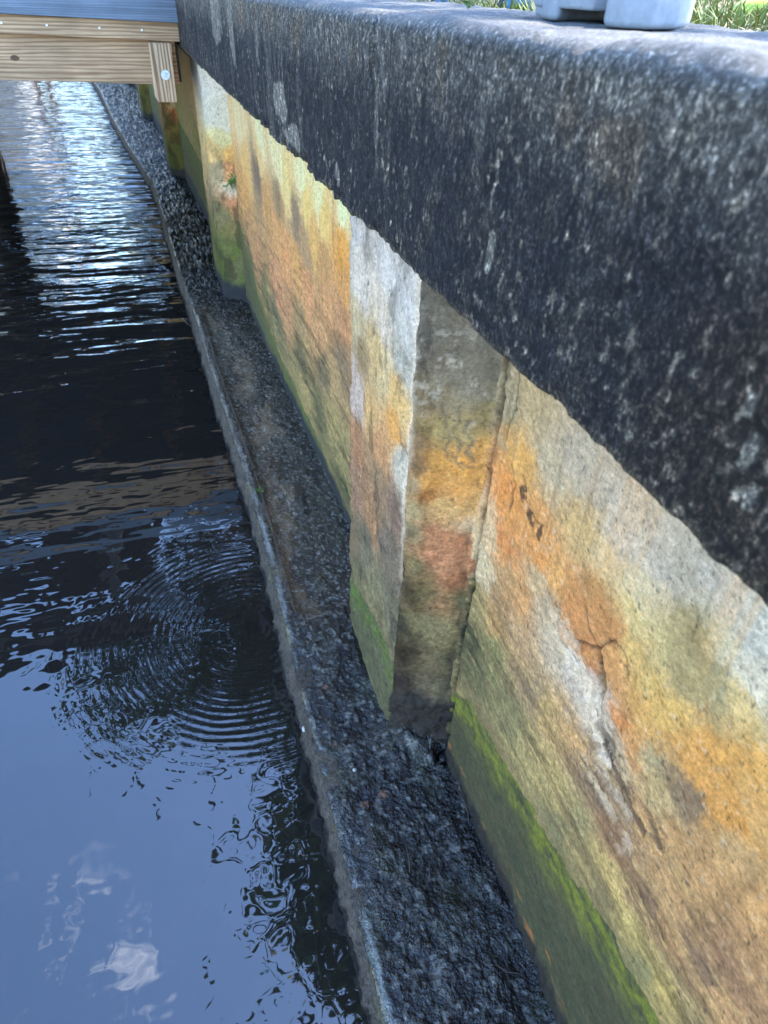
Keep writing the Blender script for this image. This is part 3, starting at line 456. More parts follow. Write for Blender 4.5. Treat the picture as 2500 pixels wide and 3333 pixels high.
        dk = sstep(.52, .64, fbm(P, (30, 30, 18), 4, seed+6))*sstep(-.35, -.6, Z); col = mix(col, lin((70, 66, 46))*ALB, dk*.7)
        if k >= 2: col = col*np.array((.85, .78, .62))*(1.0)
        wt_ = sstep(-.92, -.95, Z+(fbm(P, 16, 4, seed+9)-.5)*.06); col = mix(col, np.array((.035, .032, .028)), wt_)
    Pm = to_m(P)+NRM*(disp*U)[..., None]
    return slab('pilaster', Pm, M['wall'], (.08*U, 0, 0), wall, col, flip=True)
for k_, y_ in enumerate(PIL):
    dz_, ds_ = ((.0024, .0022), (.006, .004), (.01, .007), (.02, .012), (.02, .012))[k_]
    pilaster(k_, y_, dz_, ds_, 700+k_*40)

# ---- coping: face, rounded arris and top as one sheet, closed behind
def coping():
    ys = np.concatenate([np.arange(-.5, .06, .006), np.arange(.06, 1.0, .0022), np.arange(1.0, 2.9, .005), np.arange(2.9, 14, .04)])
    prof = []
    rr = .013
    for x in np.linspace(.09, 0, 10)[:-1]: prof.append((x, -.1744, 0, -1))
    nface = int((.1744-.014-rr)/.0016)
    for t in np.linspace(0, 1, nface): prof.append((0, -.1744+(.1744-.014-rr)*t, -1, 0))
    for a in np.linspace(0, math.pi/2, 9)[1:]: prof.append((rr*(1-math.cos(a)), -.014-rr+rr*math.sin(a), -math.cos(a), math.sin(a)))
    for x in np.linspace(rr, .21, 34)[1:]: prof.append((x, -.014, 0, 1))
    for z in np.linspace(-.016, -.11, 10): prof.append((.213, z, 1, 0))
    A = np.array(prof); YI, SI = np.meshgrid(ys, np.arange(len(A)), indexing='ij')
    P = np.stack([smooth_x(xcap, YI, .05)+A[SI, 0], YI, A[SI, 1]], -1); NR = np.stack([A[SI, 2], 0*YI, A[SI, 3]], -1)
    Z = P[..., 2]; face = (A[SI, 2] < -.5); top = (A[SI, 3] > .5)
    disp = (fbm(P, 12, 5, 801)-.5)*.006+(fbm(P, 75, 4, 802)-.5)*.003
    # chipped lower arris
    edge = np.exp(-((Z+.1744)/.010)**2)*(A[SI, 0] < .03); ch = sstep(.50, .72, fbm(P, (8, 30, 20), 5, 803))
    chz = np.interp(YI, [0, .4, .6, .75, 1.0, 1.3, 2.9], [.25, .4, .8, 1.4, 1.0, .4, .3]); disp = disp-edge*ch*.012*chz
    P2 = P+NR*disp[..., None]; P2[..., 2] += edge*(fbm(P, (8, 60, 8), 4, 804)-.5)*.012*chz
    jx = np.exp(-((YI-.617-(Z+.014)*.12*(Z > -.08)-(fbm(P, (30, 1, 30), 3, 805)-.5)*.02)/.0035)**2)*sstep(-.075, -.045, Z); P2 -= NR*(jx*.014)[..., None]
    # colour
    g = lin((52, 52, 58))*.62; c = np.ones(P.shape)*g
    lowf = fbm(P, (7, 7, 4), 4, 810); streak = fbm(P, (60, 60, 7), 5, 811, .6); broad = fbm(P, (10, 12, 2.0), 4, 812)
    c = mix(c, lin((112, 111, 110))*.62, sstep(.50, .68, streak)*sstep(.38, .62, broad)*.75*(.25+.75*sstep(.3, .7, YI))); c = mix(c, lin((96, 92, 88))*.62, sstep(.55, .68, fbm(P, (70, 70, 45), 4, 816, .75))*.45)
    c = mix(c, lin((70, 60, 50))*.62, sstep(.52, .66, lowf)*sstep(.30, .12, YI)*.7)
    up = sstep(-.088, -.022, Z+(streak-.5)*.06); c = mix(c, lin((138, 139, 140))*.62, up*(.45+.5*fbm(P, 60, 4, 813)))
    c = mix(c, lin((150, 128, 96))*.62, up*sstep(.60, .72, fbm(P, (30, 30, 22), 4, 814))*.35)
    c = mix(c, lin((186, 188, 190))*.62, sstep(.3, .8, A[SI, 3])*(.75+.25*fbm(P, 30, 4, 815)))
    for (a, b, ww, hh, s_) in ((1.01, -.122, .050, .026, 1.), (.93, -.152, .035, .020, 1.), (.72, -.150, .012, .012, .9), (.368, -.122, .006, .016, .9), (1.64, -.06, .10, .05, .75), (1.42, -.06, .035, .07, .8),
                           (.153, -.128, .0035, .009, .8), (.145, -.142, .004, .006, .6), (.16, -.112, .003, .006, .8), (.215, -.158, .004, .004, .5), (.98, -.158, .03, .010, .9), (.60, -.09, .004, .05, .5), (1.16, -.07, .012, .03, .6)):
        e_ = np.exp(-(((YI-a+(streak-.5)*ww*1.2)/ww)**2+((Z-b)/hh)**2)); k_ = sstep(.42, .56, e_*(.6+.8*fbm(P, (60, 60, 16), 4, 820, .65)))*face
        c = mix(c, lin((168, 168, 166))*.62, k_*s_*.9)
    fl = sstep(.72, .80, fbm(P, (210, 210, 130), 2, 821, .7)); c = mix(c, lin((176, 172, 164))*.62, fl*face*.7)
    worm = np.abs(fbm(P, 26, 3, 822)-.5); c = mix(c, lin((140, 136, 130))*.62, sstep(.012, .004, worm)*sstep(.33, .18, YI)*face*sstep(-.09, -.12, Z)*.6)
    rimk = np.exp(-((Z+.1744)/.0035)**2)*(A[SI, 0] < .02); c = mix(c, lin((120, 112, 100))*.62, rimk*.6)
    c = c*(1-.75*jx)[..., None]
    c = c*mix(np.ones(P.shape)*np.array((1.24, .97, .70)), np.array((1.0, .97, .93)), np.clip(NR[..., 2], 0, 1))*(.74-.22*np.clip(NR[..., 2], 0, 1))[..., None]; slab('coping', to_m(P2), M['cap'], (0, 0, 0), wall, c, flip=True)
coping()

# ---- footing: porous outer face, muddy top
def footing():
    ys = np.concatenate([np.arange(-.3, .15, .008), np.arange(.15, 1.1, .0024), np.arange(1.1, 3.0, .005), np.arange(3.0, 14, .025)])
    zf = np.linspace(-1.11, -1.004, 34); YI, ZI = np.meshgrid(ys, zf, indexing='ij')
    t_ = (ZI+1.004)/-.05; P = np.stack([smooth_x(xled, YI)-.011*np.clip(t_, 0, 1.6), YI, ZI], -1)
    dsp = (fbm(P, 40, 5, 901, .65)-.45)*.022+(fbm(P, 6, 3, 902)-.5)*.014
    P[..., 0] -= dsp*sstep(-1.002, -1.018, ZI)+.002; P[:, -1, 0] += .002
    c = np.ones(P.shape)*lin((142, 124, 106))*.72*(.50+.6*fbm(P, 50, 4, 903))[..., None]
    wl = sstep(-1.036, -1.05, ZI+(fbm(P, 30, 3, 904)-.5)*.01); c = mix(c, lin((40, 34, 30))*.6, wl*.85)
    yl = sstep(-1.016, -1.006, ZI)*sstep(.52, .66, fbm(P, (40, 18, 40), 4, 905)); c = mix(c, lin((180, 160, 105))*.6, yl*.35)
    slab('footing_face', to_m(P), M['porous'], (.03*U, 0, 0), wall, c, flip=True)
    ts = np.linspace(0, 1, 92); YI, T = np.meshgrid(ys, ts, indexing='ij')
    xo = smooth_x(xled, YI); xi = smooth_x(xwall, YI)+.012; X = xo+(xi-xo)*T; P = np.stack([X, YI, 0*X-1.0], -1)
    f1 = fbm(P, (24, 14, 1), 5, 910, .55)-.5; f2 = fbm(P, (80, 60, 1), 4, 911, .6)-.5
    pud = sstep(.90, .955, YI+(f1)*.06)*sstep(2.66, 2.50, YI+f1*.1)                    # shallow standing water between the pilasters
    nearw = sstep(.965, 1.0, T); ridge = np.exp(-((T-.97)/.02)**2)
    dome = np.sin(np.clip(T, 0, 1)*math.pi)
    h = f1*.018*(1-.5*pud)+f2*.009*(1-.6*pud)+dome*.004*(1-pud)-pud*.010*np.clip((T-.08)*8, 0, 1)
    far = sstep(2.55, 2.9, YI); h = h+far*((fbm(P, (110, 90, 1), 3, 912, .6)-.5)*.035+dome*.008)
    # heap of mud under the first pilaster and along the wall foot
    heap = np.exp(-(((X-.275)/.05)**2+((YI-.60)/.05)**2)); h = h+heap*.030*(.5+fbm(P, 60, 4, 913))
    h = h+sstep(.93, 1.0, T)*.012*fbm(P, (30, 20, 1), 4, 914)
    hole = np.exp(-(((X-.304)/.012)**2+((YI-.548)/.011)**2)); h = h-hole*.035
    h = h*sstep(-.01, .05, T)-.002; edgeT = sstep(.03, .0, T); P[..., 2] += h-edgeT*.003
    blk = np.array((.020, .013, .008)); brn = lin((66, 50, 32))*.75; lightb = lin((158, 126, 90))*.7
    c = np.ones(P.shape)*blk; c = mix(c, lin((46, 32, 26))*.6, sstep(.45, .6, fbm(P, (14, 8, 1), 4, 920))*.8)
    c = mix(c, brn, pud*.85); c = mix(c, lin((40, 34, 24))*.6, pud*sstep(.48, .6, fbm(P, (40, 26, 1), 5, 930, .7))*.8); silt = np.exp(-((T-.36-.12*np.sin(YI*4.2)-(f1)*.5)/.11)**2)*sstep(.44, .56, fbm(P, (16, 5, 1), 5, 921, .6)); c = mix(c, lightb, pud*silt*.8)
    dry = sstep(.22, .02, T+(f1)*.25); c = mix(c, lin((92, 92, 92))*.6, dry*.35*(1-far)); rimc = sstep(.055, .02, T+f2*.03)
    c = mix(c, lin((150, 148, 138))*.6, rimc*.4*sstep(.35, .6, fbm(P, 45, 4, 923)))
    c = mix(c, lin((188, 162, 96))*.6, sstep(.035, .012, T)*sstep(.52, .62, fbm(P, (60, 25, 1), 4, 924))*.6)
    c = mix(c, lin((60, 56, 52))*.6, far*.6); sh = sstep(.64, .72, fbm(P, (150, 130, 1), 2, 925)); c = mix(c, lin((200, 188, 168))*.8, sh*(.3+.2*far)+sstep(.76, .80, fbm(P, (190, 170, 1), 2, 931))*pud*.6)
    c = mix(c, lin((170, 168, 158))*.8, np.exp(-((T-.045)/.016)**2)*sstep(.35, .55, fbm(P, (60, 10, 1), 4, 932))*(1-far)*.75)
    c = mix(c, lin((120, 112, 108))*.7, sstep(.95, .99, T)*sstep(.45, .6, fbm(P, (60, 40, 1), 5, 933, .7))*.5)
    for (a, b, r_) in ((.158, .503, .0065), (.191, .512, .0085), (.150, .735, .006), (.138, .62, .006)):
        e_ = np.hypot(X-a, YI-b)+(fbm(P, 170, 3, 926)-.5)*.008; c = mix(c, lin((170, 112, 78))*.6, sstep(r_, r_*.5, e_)*.85)
    olive = sstep(.60, .68, fbm(P, (30, 20, 1), 4, 927)); c = mix(c, lin((96, 92, 58))*.5, olive*.35)
    slab('footing_top', to_m(P), M['mud'], (0, 0, -.03*U), wall, c, flip=True)
    # the puddle's own surface
    ys2 = np.arange(.90, 2.62, .01); ts2 = np.linspace(.07, .995, 20); YI, T = np.meshgrid(ys2, ts2, indexing='ij')
footing()

# ================================================================== WATER AND GROUND
bm = bmesh.new(); bmesh.ops.create_grid(bm, x_segments=1, y_segments=1, size=1)
for v in bm.verts: v.co = Vector((v.co.x*60-58.5, v.co.y*90+60, 0))
for v in bm.verts:
    if v.co.x > 0: v.co.x = 3.2
wt = obj('water', bm, M['water']); tag(wt, kind='structure')
def ground_z(x, y): return sv(0, 0, -.034).z+np.maximum(0, x-.63)*.030
bm = bmesh.new()
xs_ = [.56, .62, .9, 1.5, 3, 6, 12, 30, 120]; ys_ = [-20, -6, -2, 0, 1, 2, 3, 4, 5, 6, 7, 8, 10, 12, 14, 17, 21, 30, 60, 150]
vg = [[bm.verts.new(((x+(float(xcap(y/U))-.19)*U*(1 if y > 0 else 0)), y, float(ground_z(np.array(x), y)))) for y in ys_] for x in xs_]
for i in range(len(xs_)-1):
    for j in range(len(ys_)-1): bm.faces.new((vg[i][j], vg[i+1][j], vg[i+1][j+1], vg[i][j+1]))
gd = obj('ground', bm, M['ground']); tag(gd, kind='structure')
bm = bmesh.new(); bbox(bm, -120, 4, 34, 150, -.5, .55); bbox(bm, -120, -17, -30, 34.1, -.5, .6)
fb = obj('far_bank', bm, M['ground']); tag(fb, kind='structure')

# lawn: blades, dry and green
def lawn():
    n = 80000; x = .63+RNG.random(n)**1.9*6; y = .3+RNG.random(n)**1.2*8; x = x+(np.interp(y/U, XCAP[:, 0], XCAP[:, 1])-.19)*U
    P0 = np.stack([x, y, ground_z(x, y)-.004], -1); gfac = fbm(P0, (1.6, 1.6, 1), 3, 950); green = (RNG.random(n) < sstep(.54, .64, gfac)*.6+.03)
    h = np.where(green, .025+.03*RNG.random(n), .010+.022*RNG.random(n)); az = RNG.random(n)*6.283; lean = np.where(green, .25+.5*RNG.random(n), .6+.9*RNG.random(n)); wd = .0016+.0016*RNG.random(n)
    d = np.stack([np.cos(az), np.sin(az), 0*az], -1); s = np.stack([-np.sin(az), np.cos(az), 0*az], -1)*wd[:, None]
    mid = P0+d*(h*lean*.4)[:, None]; mid[:, 2] += h*.6; tip = P0+d*(h*lean*1.2)[:, None]; tip[:, 2] += h*np.clip(1.15-lean*.5, .3, 1)
    V = np.stack([P0-s, P0+s, mid+s*.8, mid-s*.8, tip+s*.1, tip-s*.1], 1).reshape(-1, 3)
    b = np.arange(n)[:, None]*6; Fq = np.concatenate([b+[0, 1, 2, 3], b+[3, 2, 4, 5]])
    cd = lin((186, 170, 138))*.7; cg = lin((120, 132, 62))*.7; c = np.where(green[:, None], cg, cd)*(.7+.6*RNG.random((n, 1)))
    raw_ = raw('grass', V, Fq, M['straw'], None, np.repeat(c, 6, 0), False); tag(raw_, 'dry straw coloured grass with green tufts behind the coping', 'grass', kind='stuff')
lawn()

# ================================================================== DOCK
dock = thing('dock', 'timber dock with a grey fascia board meeting the end of the seawall coping', 'dock', sv(-1.5, 2.7, -ZC))
dock_loc = dock.location.copy()
def dpart(name, bm, mat, parent=dock):
    o = obj(name, bm, mat, parent); o.location = (-dock_loc if parent is dock else Vector((0, 0, 0))); return o
def board(x0, x1, y0, y1, zl0, zl1, slope, bev=.003):
    """board along X whose ends follow a slight slope; survey units"""
    bm_ = bmesh.new(); bbox(bm_, x0*U, x1*U, y0*U, y1*U, (zl0+ZC)*U, (zl1+ZC)*U, bev)
    for v in bm_.verts: v.co.z += slope*(x1*U-v.co.x)
    return bm_
SL = .022
dpart('fascia_board', board(-4.2, .146, 2.672, 2.69, -.1115, .003, SL, .002), M['deckgrey'])
dpart('rim_board', board(-4.2, .142, 2.688, 2.715, -.161, -.1125, SL), M['pine'])
dpart('front_beam', board(-4.2, .125, 2.708, 2.735, -.281, -.1615, SL), M['pine'])
bm = bmesh.new(); cyl(bm, sv(-.36, 2.7085, -.212), sv(-.36, 2.7075, -.212), .012, .011, 18)
for v in bm.verts: v.co.x = -.36*U+(v.co.x+.36*U)*1.7
dpart('knot', bm, M['knot'])
for sx in (.03, -.095, -.245, -.37):                                   # screw heads in the rim board
    bm = bmesh.new(); cyl(bm, sv(sx, 2.6865, -.135+SL*(.14-sx)), sv(sx, 2.690, -.135+SL*(.14-sx)), .0045, .0045, 12); dpart('screw', bm, M['zinc'])
bm = bmesh.new()
bx_ = [(.0435, -.1635), (.1125, -.1645), (.1060, -.3255), (.0475, -.3245), (.0385, -.308)]
fv = [bm.verts.new(sv(x, 2.664, z)) for x, z in bx_]; bv = [bm.verts.new(sv(x+.0005, 2.706, z)) for x, z in bx_]
bm.faces.new(fv[::-1]); bm.faces.new(bv)
for i in range(5): bm.faces.new((fv[i], fv[(i+1) % 5], bv[(i+1) % 5], bv[i]))
bmesh.ops.recalc_face_normals(bm, faces=bm.faces); bmesh.ops.bevel(bm, geom=bm.edges[:], offset=.002, segments=2, affect='EDGES')
blk = dpart('bolted_block', bm, M['pinev'])
bm = bmesh.new(); bc = (.0815, -.2485); cyl(bm, sv(bc[0], 2.664, bc[1]), sv(bc[0], 2.6615, bc[1]), .0215, .0205, 28); ws = dpart('washer', bm, M['zinc'], blk)
bm = bmesh.new(); cyl(bm, sv(bc[0], 2.6615, bc[1]), sv(bc[0], 2.655, bc[1]), .0115, .0105, 6); cyl(bm, sv(bc[0], 2.655, bc[1]), sv(bc[0], 2.6535, bc[1]), .007, .005, 12); dpart('bolt_head', bm, M['zinc'], blk)
bm = bmesh.new(); bbox(bm, .112*U, .135*U, 2.735*U, 5.6*U, (-.275+ZC)*U, (-.165+ZC)*U, .003)
for v in bm.verts: v.co.x += (float(xcap(v.co.y/U))-.1425)*U*(1 if v.co.y > 4.5 else .4)
dpart('ledger_board', bm, M['old'])
for i in range(11):
    bm = bmesh.new(); jx_ = -.14-.36*i; bbox(bm, jx_*U, (jx_+.026)*U, 2.735*U, 5.60*U, (-.225+ZC)*U, (-.06+ZC)*U, .003); dpart('joist', bm, M['joist'])
for i in range(30):
    bm = bmesh.new(); y0 = 2.691+i*.0975; bbox(bm, -4.2*U, (.135 if y0 < 3.2 else float(xcap(y0))-.01)*U, y0*U, (y0+.0935)*U, (-.02+ZC)*U, (-.001+ZC)*U+.02, .002); dpart('deck_board', bm, M['deckgrey'])
dpart('rear_beam', board(-4.2, -.05, 5.61, 5.64, -.26, -.06, 0), M['pine'])
def piling(x, y, r=.125, top=-.26):
    bm_ = bmesh.new(); vs = cyl(bm_, sv(x, y, -1.5), sv(x, y, top), r*U*1.04, r*U*.96, 28)
    bmesh.ops.subdivide_edges(bm_, edges=[e for e in bm_.edges if abs(e.verts[0].co.z-e.verts[1].co.z) > .1], cuts=14)
    for v in bm_.verts:
        v.co.x += (random.random()-.5)*.012; v.co.y += (random.random()-.5)*.012
    o = dpart('piling', bm_, M['old'])
    for p_ in o.data.polygons: p_.use_smooth = True
    return o
for x, y in ((-1.065, 5.35), (-2.6, 5.35), (-1.9, 3.1), (-3.4, 3.1), (-4.0, 5.35)): piling(x, y)
# railing on the dock (out of the frame, seen mirrored in the water)
for x in (-3.9, -2.9, -1.95, -1.0, -.15):
    bm = bmesh.new(); bbox(bm, (x-.03)*U, (x+.03)*U, 5.48*U, 5.54*U, (-.01+ZC)*U, (.66+ZC)*U, .004); dpart('rail_post', bm, M['pine'])
for z in (.2, .42, .65):
    bm = bmesh.new(); bbox(bm, -4.1*U, -.1*U, 5.455*U, 5.48*U, (z-.03+ZC)*U, (z+.03+ZC)*U, .004); dpart('rail', bm, M['deckgrey'])

# ================================================================== THINGS ON THE COPING AND THE LAWN
def cast_block():
    zt = -.0137; h = .024*U
    t = thing('deck_block', 'pale grey rounded block with a square notch resting on top of the coping', 'block', sv(.30, .44, zt))
    # outline in survey units, notch opening towards the water
    outl = [(.257, .412), (.262, .397), (.274, .391), (.300, .402), (.323, .425), (.36, .47), (.372, .50), (.37, .60), (.33, .62), (.30, .58), (.268, .508), (.264, .490), (.268, .484), (.286, .495), (.310, .500), (.308, .478), (.285, .452)]
    bm_ = bmesh.new()
    vs = [bm_.verts.new(sv(x, y, zt)-t.location) for x, y in outl]; f = bm_.faces.new(vs)
    r = bmesh.ops.extrude_face_region(bm_, geom=[f]); up = [v for v in r['geom'] if isinstance(v, bmesh.types.BMVert)]
    for v in up: v.co.z += h
    bmesh.ops.recalc_face_normals(bm_, faces=bm_.faces)
    bmesh.ops.bevel(bm_, geom=[e for e in bm_.edges], offset=.005, segments=4, affect='EDGES', profile=.5)
    o = obj('block_body', bm_, M['blockgrey'], t, True)
    for p_ in o.data.polygons: p_.use_smooth = True
    # thin roof of the recess
    bm_ = bmesh.new(); bbox(bm_, .268*U, .33*U, .445*U, .52*U, (zt+ZC+.0065)*U, (zt+ZC+.0235)*U, .003)
    for v in bm_.verts: v.co -= t.location
    obj('recess_lintel', bm_, M['blockgrey'], t, True)
cast_block()
def flared_post(x, y, lab, full=True):
    g0 = float(ground_z(np.array(x*U), 0)); zt = sv(0, 0, -.0205).z if full else g0+.01; t = thing('post', lab, 'post', (x*U, y*U, g0)); dz = zt-g0
    ax = Vector((R.x, R.y, 0)).normalized(); ay = Vector((-ax.y, ax.x, 0))          # the post is turned about square to the path
    def ext(name, xs, mat, th):
        """profile of (left, right, height) rows extruded to a thickness"""
        bm_ = bmesh.new(); fr, bk = [], []
        for (l_, r_, z_) in xs:
            fr.append([bm_.verts.new(ax*q+ay*(-th/2)+Vector((0, 0, z_))) for q in (l_, r_)]); bk.append([bm_.verts.new(ax*q+ay*(th/2)+Vector((0, 0, z_))) for q in (l_, r_)])
        for i in range(len(xs)-1):
            for A_, B_ in ((fr[i], fr[i+1]), (bk[i], bk[i+1])): bm_.faces.new((A_[0], A_[1], B_[1], B_[0]))
            for q in (0, 1): bm_.faces.new((fr[i][q], bk[i][q], bk[i+1][q], fr[i+1][q]))
        bm_.faces.new((fr[0][0], fr[0][1], bk[0][1], bk[0][0])); bm_.faces.new((fr[-1][0], fr[-1][1], bk[-1][1], bk[-1][0]))
        bmesh.ops.recalc_face_normals(bm_, faces=bm_.faces); return obj(name, bm_, mat, t)
    ext('upright', [(-.018, .018, 0), (-.018, .018, .42)], M['blue'], .036)
    zs = [0, dz, dz+.006, dz+.012, dz+.02, dz+.032, dz+.05, dz+.09, .3]
    ext('side_plate', [(-.020-.014*math.exp(-max(0, z-dz)/.02), -.0185, z) for z in zs], M['navy'], .03)
    if full: ext('flared_foot', [(.021, .062+.032*math.exp(-max(0, z-dz)/.014), z) for z in zs], M['tyre'], .03)
    return t
flared_post(.50, 1.035, 'blue upright with a grey flared foot standing behind the coping beside the pale block')
flared_post(.62, 1.62, 'plain navy and blue post foot farther along behind the coping', False)
bm = bmesh.new(); bmesh.ops.create_uvsphere(bm, u_segments=40, v_segments=20, radius=.11)
for v in bm.verts: v.co.z = v.co.z*.32 if v.co.z > 0 else v.co.z*.15
bmesh.ops.translate(bm, verts=bm.verts, vec=(.95*U, 1.03*U, float(ground_z(np.array(.95*U), 0))+.012)); o = obj('flying_disc', bm, M['ball'], None, True)
tag(o, 'lime green domed plastic disc lying on the grass right behind the coping', 'disc')

def sprig(name, base, n, L_, seed, spread, label, colr=(98, 132, 48), up=(0, 0, 1), cat='plant', nl=5):
    rg = random.Random(seed); t = thing(name, label, cat, base); V, Fq, Cc = [], [], []
    stems = bmesh.new(); up = Vector(up)
    for i in range(n):
        d = (up+Vector((rg.uniform(-1, 1), rg.uniform(-1, 1), rg.uniform(-.3, .6)))*spread).normalized(); pts = [Vector((0, 0, 0))]; ll = L_*rg.uniform(.5, 1)
        for k in range(1, 6): pts.append(pts[-1]+(d+Vector((0, 0, -.08*k))).normalized()*ll/5)
        b2 = tube(pts, [.0009*(1.2-.15*k) for k in range(6)], 5); me_ = bpy.data.meshes.new('tmp'); b2.to_mesh(me_); b2.free(); stems.from_mesh(me_); bpy.data.meshes.remove(me_)
        for k in range(nl):
            p = pts[1+k % 5]; s = Vector((rg.uniform(-1, 1), rg.uniform(-1, 1), rg.uniform(-.2, .8))).normalized(); w_ = s.cross(Vector((rg.uniform(-1, 1), rg.uniform(-1, 1), 1))).normalized(); l2 = L_*rg.uniform(.18, .36); b_ = len(V)
            V += [p, p+s*l2*.5+w_*l2*.2, p+s*l2, p+s*l2*.5-w_*l2*.2]; Fq.append((b_, b_+1, b_+2, b_+3)); q = rg.uniform(.6, 1.2); Cc += [lin(colr)*q*.8]*4
    obj('stem', stems, M['twig'] if name == 'twig' else M['leafstem'], t); raw('leaves', np.array([list(v) for v in V]), np.array(Fq), M['leaf'], t, np.array(Cc), False)
sprig('weed', sv(0.269, 2.630, -0.554)+Vector((-.012, -.01, -.02)), 9, .085, 1, .8, 'small bright green weed sprouting from the joint of the second pilaster', (112, 160, 60), (-.6, -.5, .3), 'weed', 6)
sprig('weed', sv(.31, .735, -.0135), 7, .045, 2, .9, 'tiny green weed in the crack across the top of the coping', (92, 112, 60), cat='weed')
sprig('weed', sv(.125, 1.36, -1.008), 8, .028, 3, 1.0, 'sprig of green weed lying in the wet mud left of the brown puddle', (120, 150, 60), cat='weed')
for i, (x, y) in enumerate(((1.15, 1.38), (1.38, 1.32), (1.6, 1.6), (1.75, 1.5), (2.1, 1.9))):
    pass
def flower(x, y, lab, seed):
    rg = random.Random(seed); b0 = Vector((x*U, y*U, float(ground_z(np.array(x*U), 0)))); t = thing('red_flower', lab, 'flower', b0); V, Fq, Cc = [], [], []
    st = tube([(0, 0, 0), (.01, 0, .06), (.015, .01, .12)], .003, 6); obj('stem', st, M['leafstem'], t)
    for i in range(60):
        d = Vector((rg.gauss(0, 1), rg.gauss(0, 1), rg.gauss(.3, .8))).normalized(); p = Vector((.015, .01, .12))+d*.02; w_ = d.cross(Vector((.3, .5, .8))).normalized()*.012; b_ = len(V)
        V += [p, p+d*.018+w_, p+d*.036, p+d*.018-w_]; Fq.append((b_, b_+1, b_+2, b_+3)); Cc += [lin((190, 50, 40))*rg.uniform(.6, 1.1)]*4
    raw('petals', np.array([list(v) for v in V]), np.array(Fq), M['leaf'], t, np.array(Cc), False)
flower(1.32, 1.5, 'red flower at the far edge of the lawn, the nearer of two', 5); flower(1.55, 1.68, 'red flower farther back on the lawn', 6)

# ---- small things on the footing
def pebble(name, p, r, mat, lab, cat, sq=(1, 1, .6), seed=0, grp=None):
    bm_ = bmesh.new(); bmesh.ops.create_icosphere(bm_, subdivisions=3, radius=r)
    rg = np.random.default_rng(seed)
    for v in bm_.verts:
        k = 1+.25*(fbm(np.array([v.co[:]]), 1.2/r, 2, seed)[0]-.5); v.co = Vector((v.co.x*sq[0], v.co.y*sq[1], v.co.z*sq[2]))*k+Vector(p)
    o_ = obj(name, bm_, mat, None, True); tag(o_, lab, cat, grp); return o_
def snail():
    base = sv(.3035, .541, -1.006); t = thing('snail', 'black shelled snail in the muddy hollow at the foot of the first pilaster', 'snail', base); bm_ = bmesh.new(); rings = []
    for i in range(60):
        a = i/59*math.pi*4.4; g = math.exp(-i/59*2.3); r = .0085*g; cen = Vector((math.cos(a)*.009*g, math.sin(a)*.009*g, .012+.012*(1-g))); rad = Vector((math.cos(a), math.sin(a), 0))
        rings.append([bm_.verts.new(cen+rad*r*math.cos(q*.7854)+Vector((0, 0, 1))*r*math.sin(q*.7854)) for q in range(8)])
    for a, b in zip(rings, rings[1:]):
        for q in range(8): bm_.faces.new((a[q], a[(q+1) % 8], b[(q+1) % 8], b[q]))
    bm_.faces.new(rings[0]); bm_.faces.new(rings[-1][::-1]); bmesh.ops.recalc_face_normals(bm_, faces=bm_.faces); obj('shell', bm_, M['shell'], t, True)
    obj('foot', tube([(-.018, 0, .003), (-.008, 0, .004), (.008, .002, .004), (.018, .003, .005)], [.001, .004, .0045, .002], 8), M['twig'], t, True)
snail()
pebble('stone', sv(.0965, .675, -1.022), .0085, M['stone'], 'pale round stone stuck in the porous outer face of the footing', 'stone', (.6, .9, 1), 3)
pebble('stone', sv(.158, .563, -.999), .0055, M['stone'], 'small white pebble on the black mud beside the two rusty spots', 'stone', (1, 1, .7), 4)
pebble('stone', sv(.203, .558, -.999), .0045, M['stone'], 'small beige pebble on the black mud near the muddy hollow', 'stone', (1, .8, .7), 5)
def twig(pts, r, lab, mat='twig'):
    o_ = obj('twig', tube([sv(*p) for p in pts], [r, r, r*.7, r*.4][:len(pts)] if len(pts) == 4 else r, 6), M[mat], None, True); tag(o_, lab, 'twig')
twig([(.192, .385, -.993), (.196, .40, -.988), (.198, .42, -.986), (.200, .437, -.99)], .0018, 'short dark forked twig in the middle of the wet mud')
twig([(.214, .365, -.992), (.222, .385, -.989), (.232, .398, -.988), (.242, .402, -.99)], .0014, 'thin curved black twig lying on the wet mud right of the forked one')
twig([(.3005, .487, -.985), (.3055, .462, -.984), (.304, .44, -.985), (.300, .425, -.988)], .0022, 'glossy black root lying along the foot of the wall panel')
twig([(.262, .245, -.99), (.272, .232, -.986), (.284, .226, -.984), (.296, .214, -.986)], .0013, 'thin grey twig on the mud nearest the camera')
twig([(.012, 2.56, -1.02), (.025, 2.50, -1.018), (.036, 2.47, -1.016), (.05, 2.46, -1.012)], .003, 'dark twig poking out over the water from the footing edge')

# unseen pavilion added to darken the water reflection: posts, rafters, loosely spaced roof boards
pav = thing('pavilion', 'added unseen timber pavilion on the dock, its gappy board roof darkening the water reflection', 'pavilion', sv(-2.5, 4.8, 0)); pl_ = pav.location.copy()
def ppart(name, b, mat):
    o_ = obj(name, b, mat, pav); o_.location = -pl_; return o_
zd = (-.001+ZC)*U+.02; ZR = 4.75
for x in (-7.2, -4.2, -1.15):
    for y in (6.15, 8.2): bm = bmesh.new(); bbox(bm, x-.07, x+.07, y-.07, y+.07, zd, ZR-.2, .006); ppart('post', bm, M['old'])
for y in (6.15, 8.2): bm = bmesh.new(); bbox(bm, -7.5, -.85, y-.04, y+.04, ZR-.2, ZR-.01, .005); ppart('roof_beam', bm, M['old'])
for i in range(12): bm = bmesh.new(); bbox(bm, -7.4+i*.58, -7.35+i*.58, 5.9, 8.5, ZR-.008, ZR+.13, .004); ppart('rafter', bm, M['old'])
rg_ = random.Random(4)
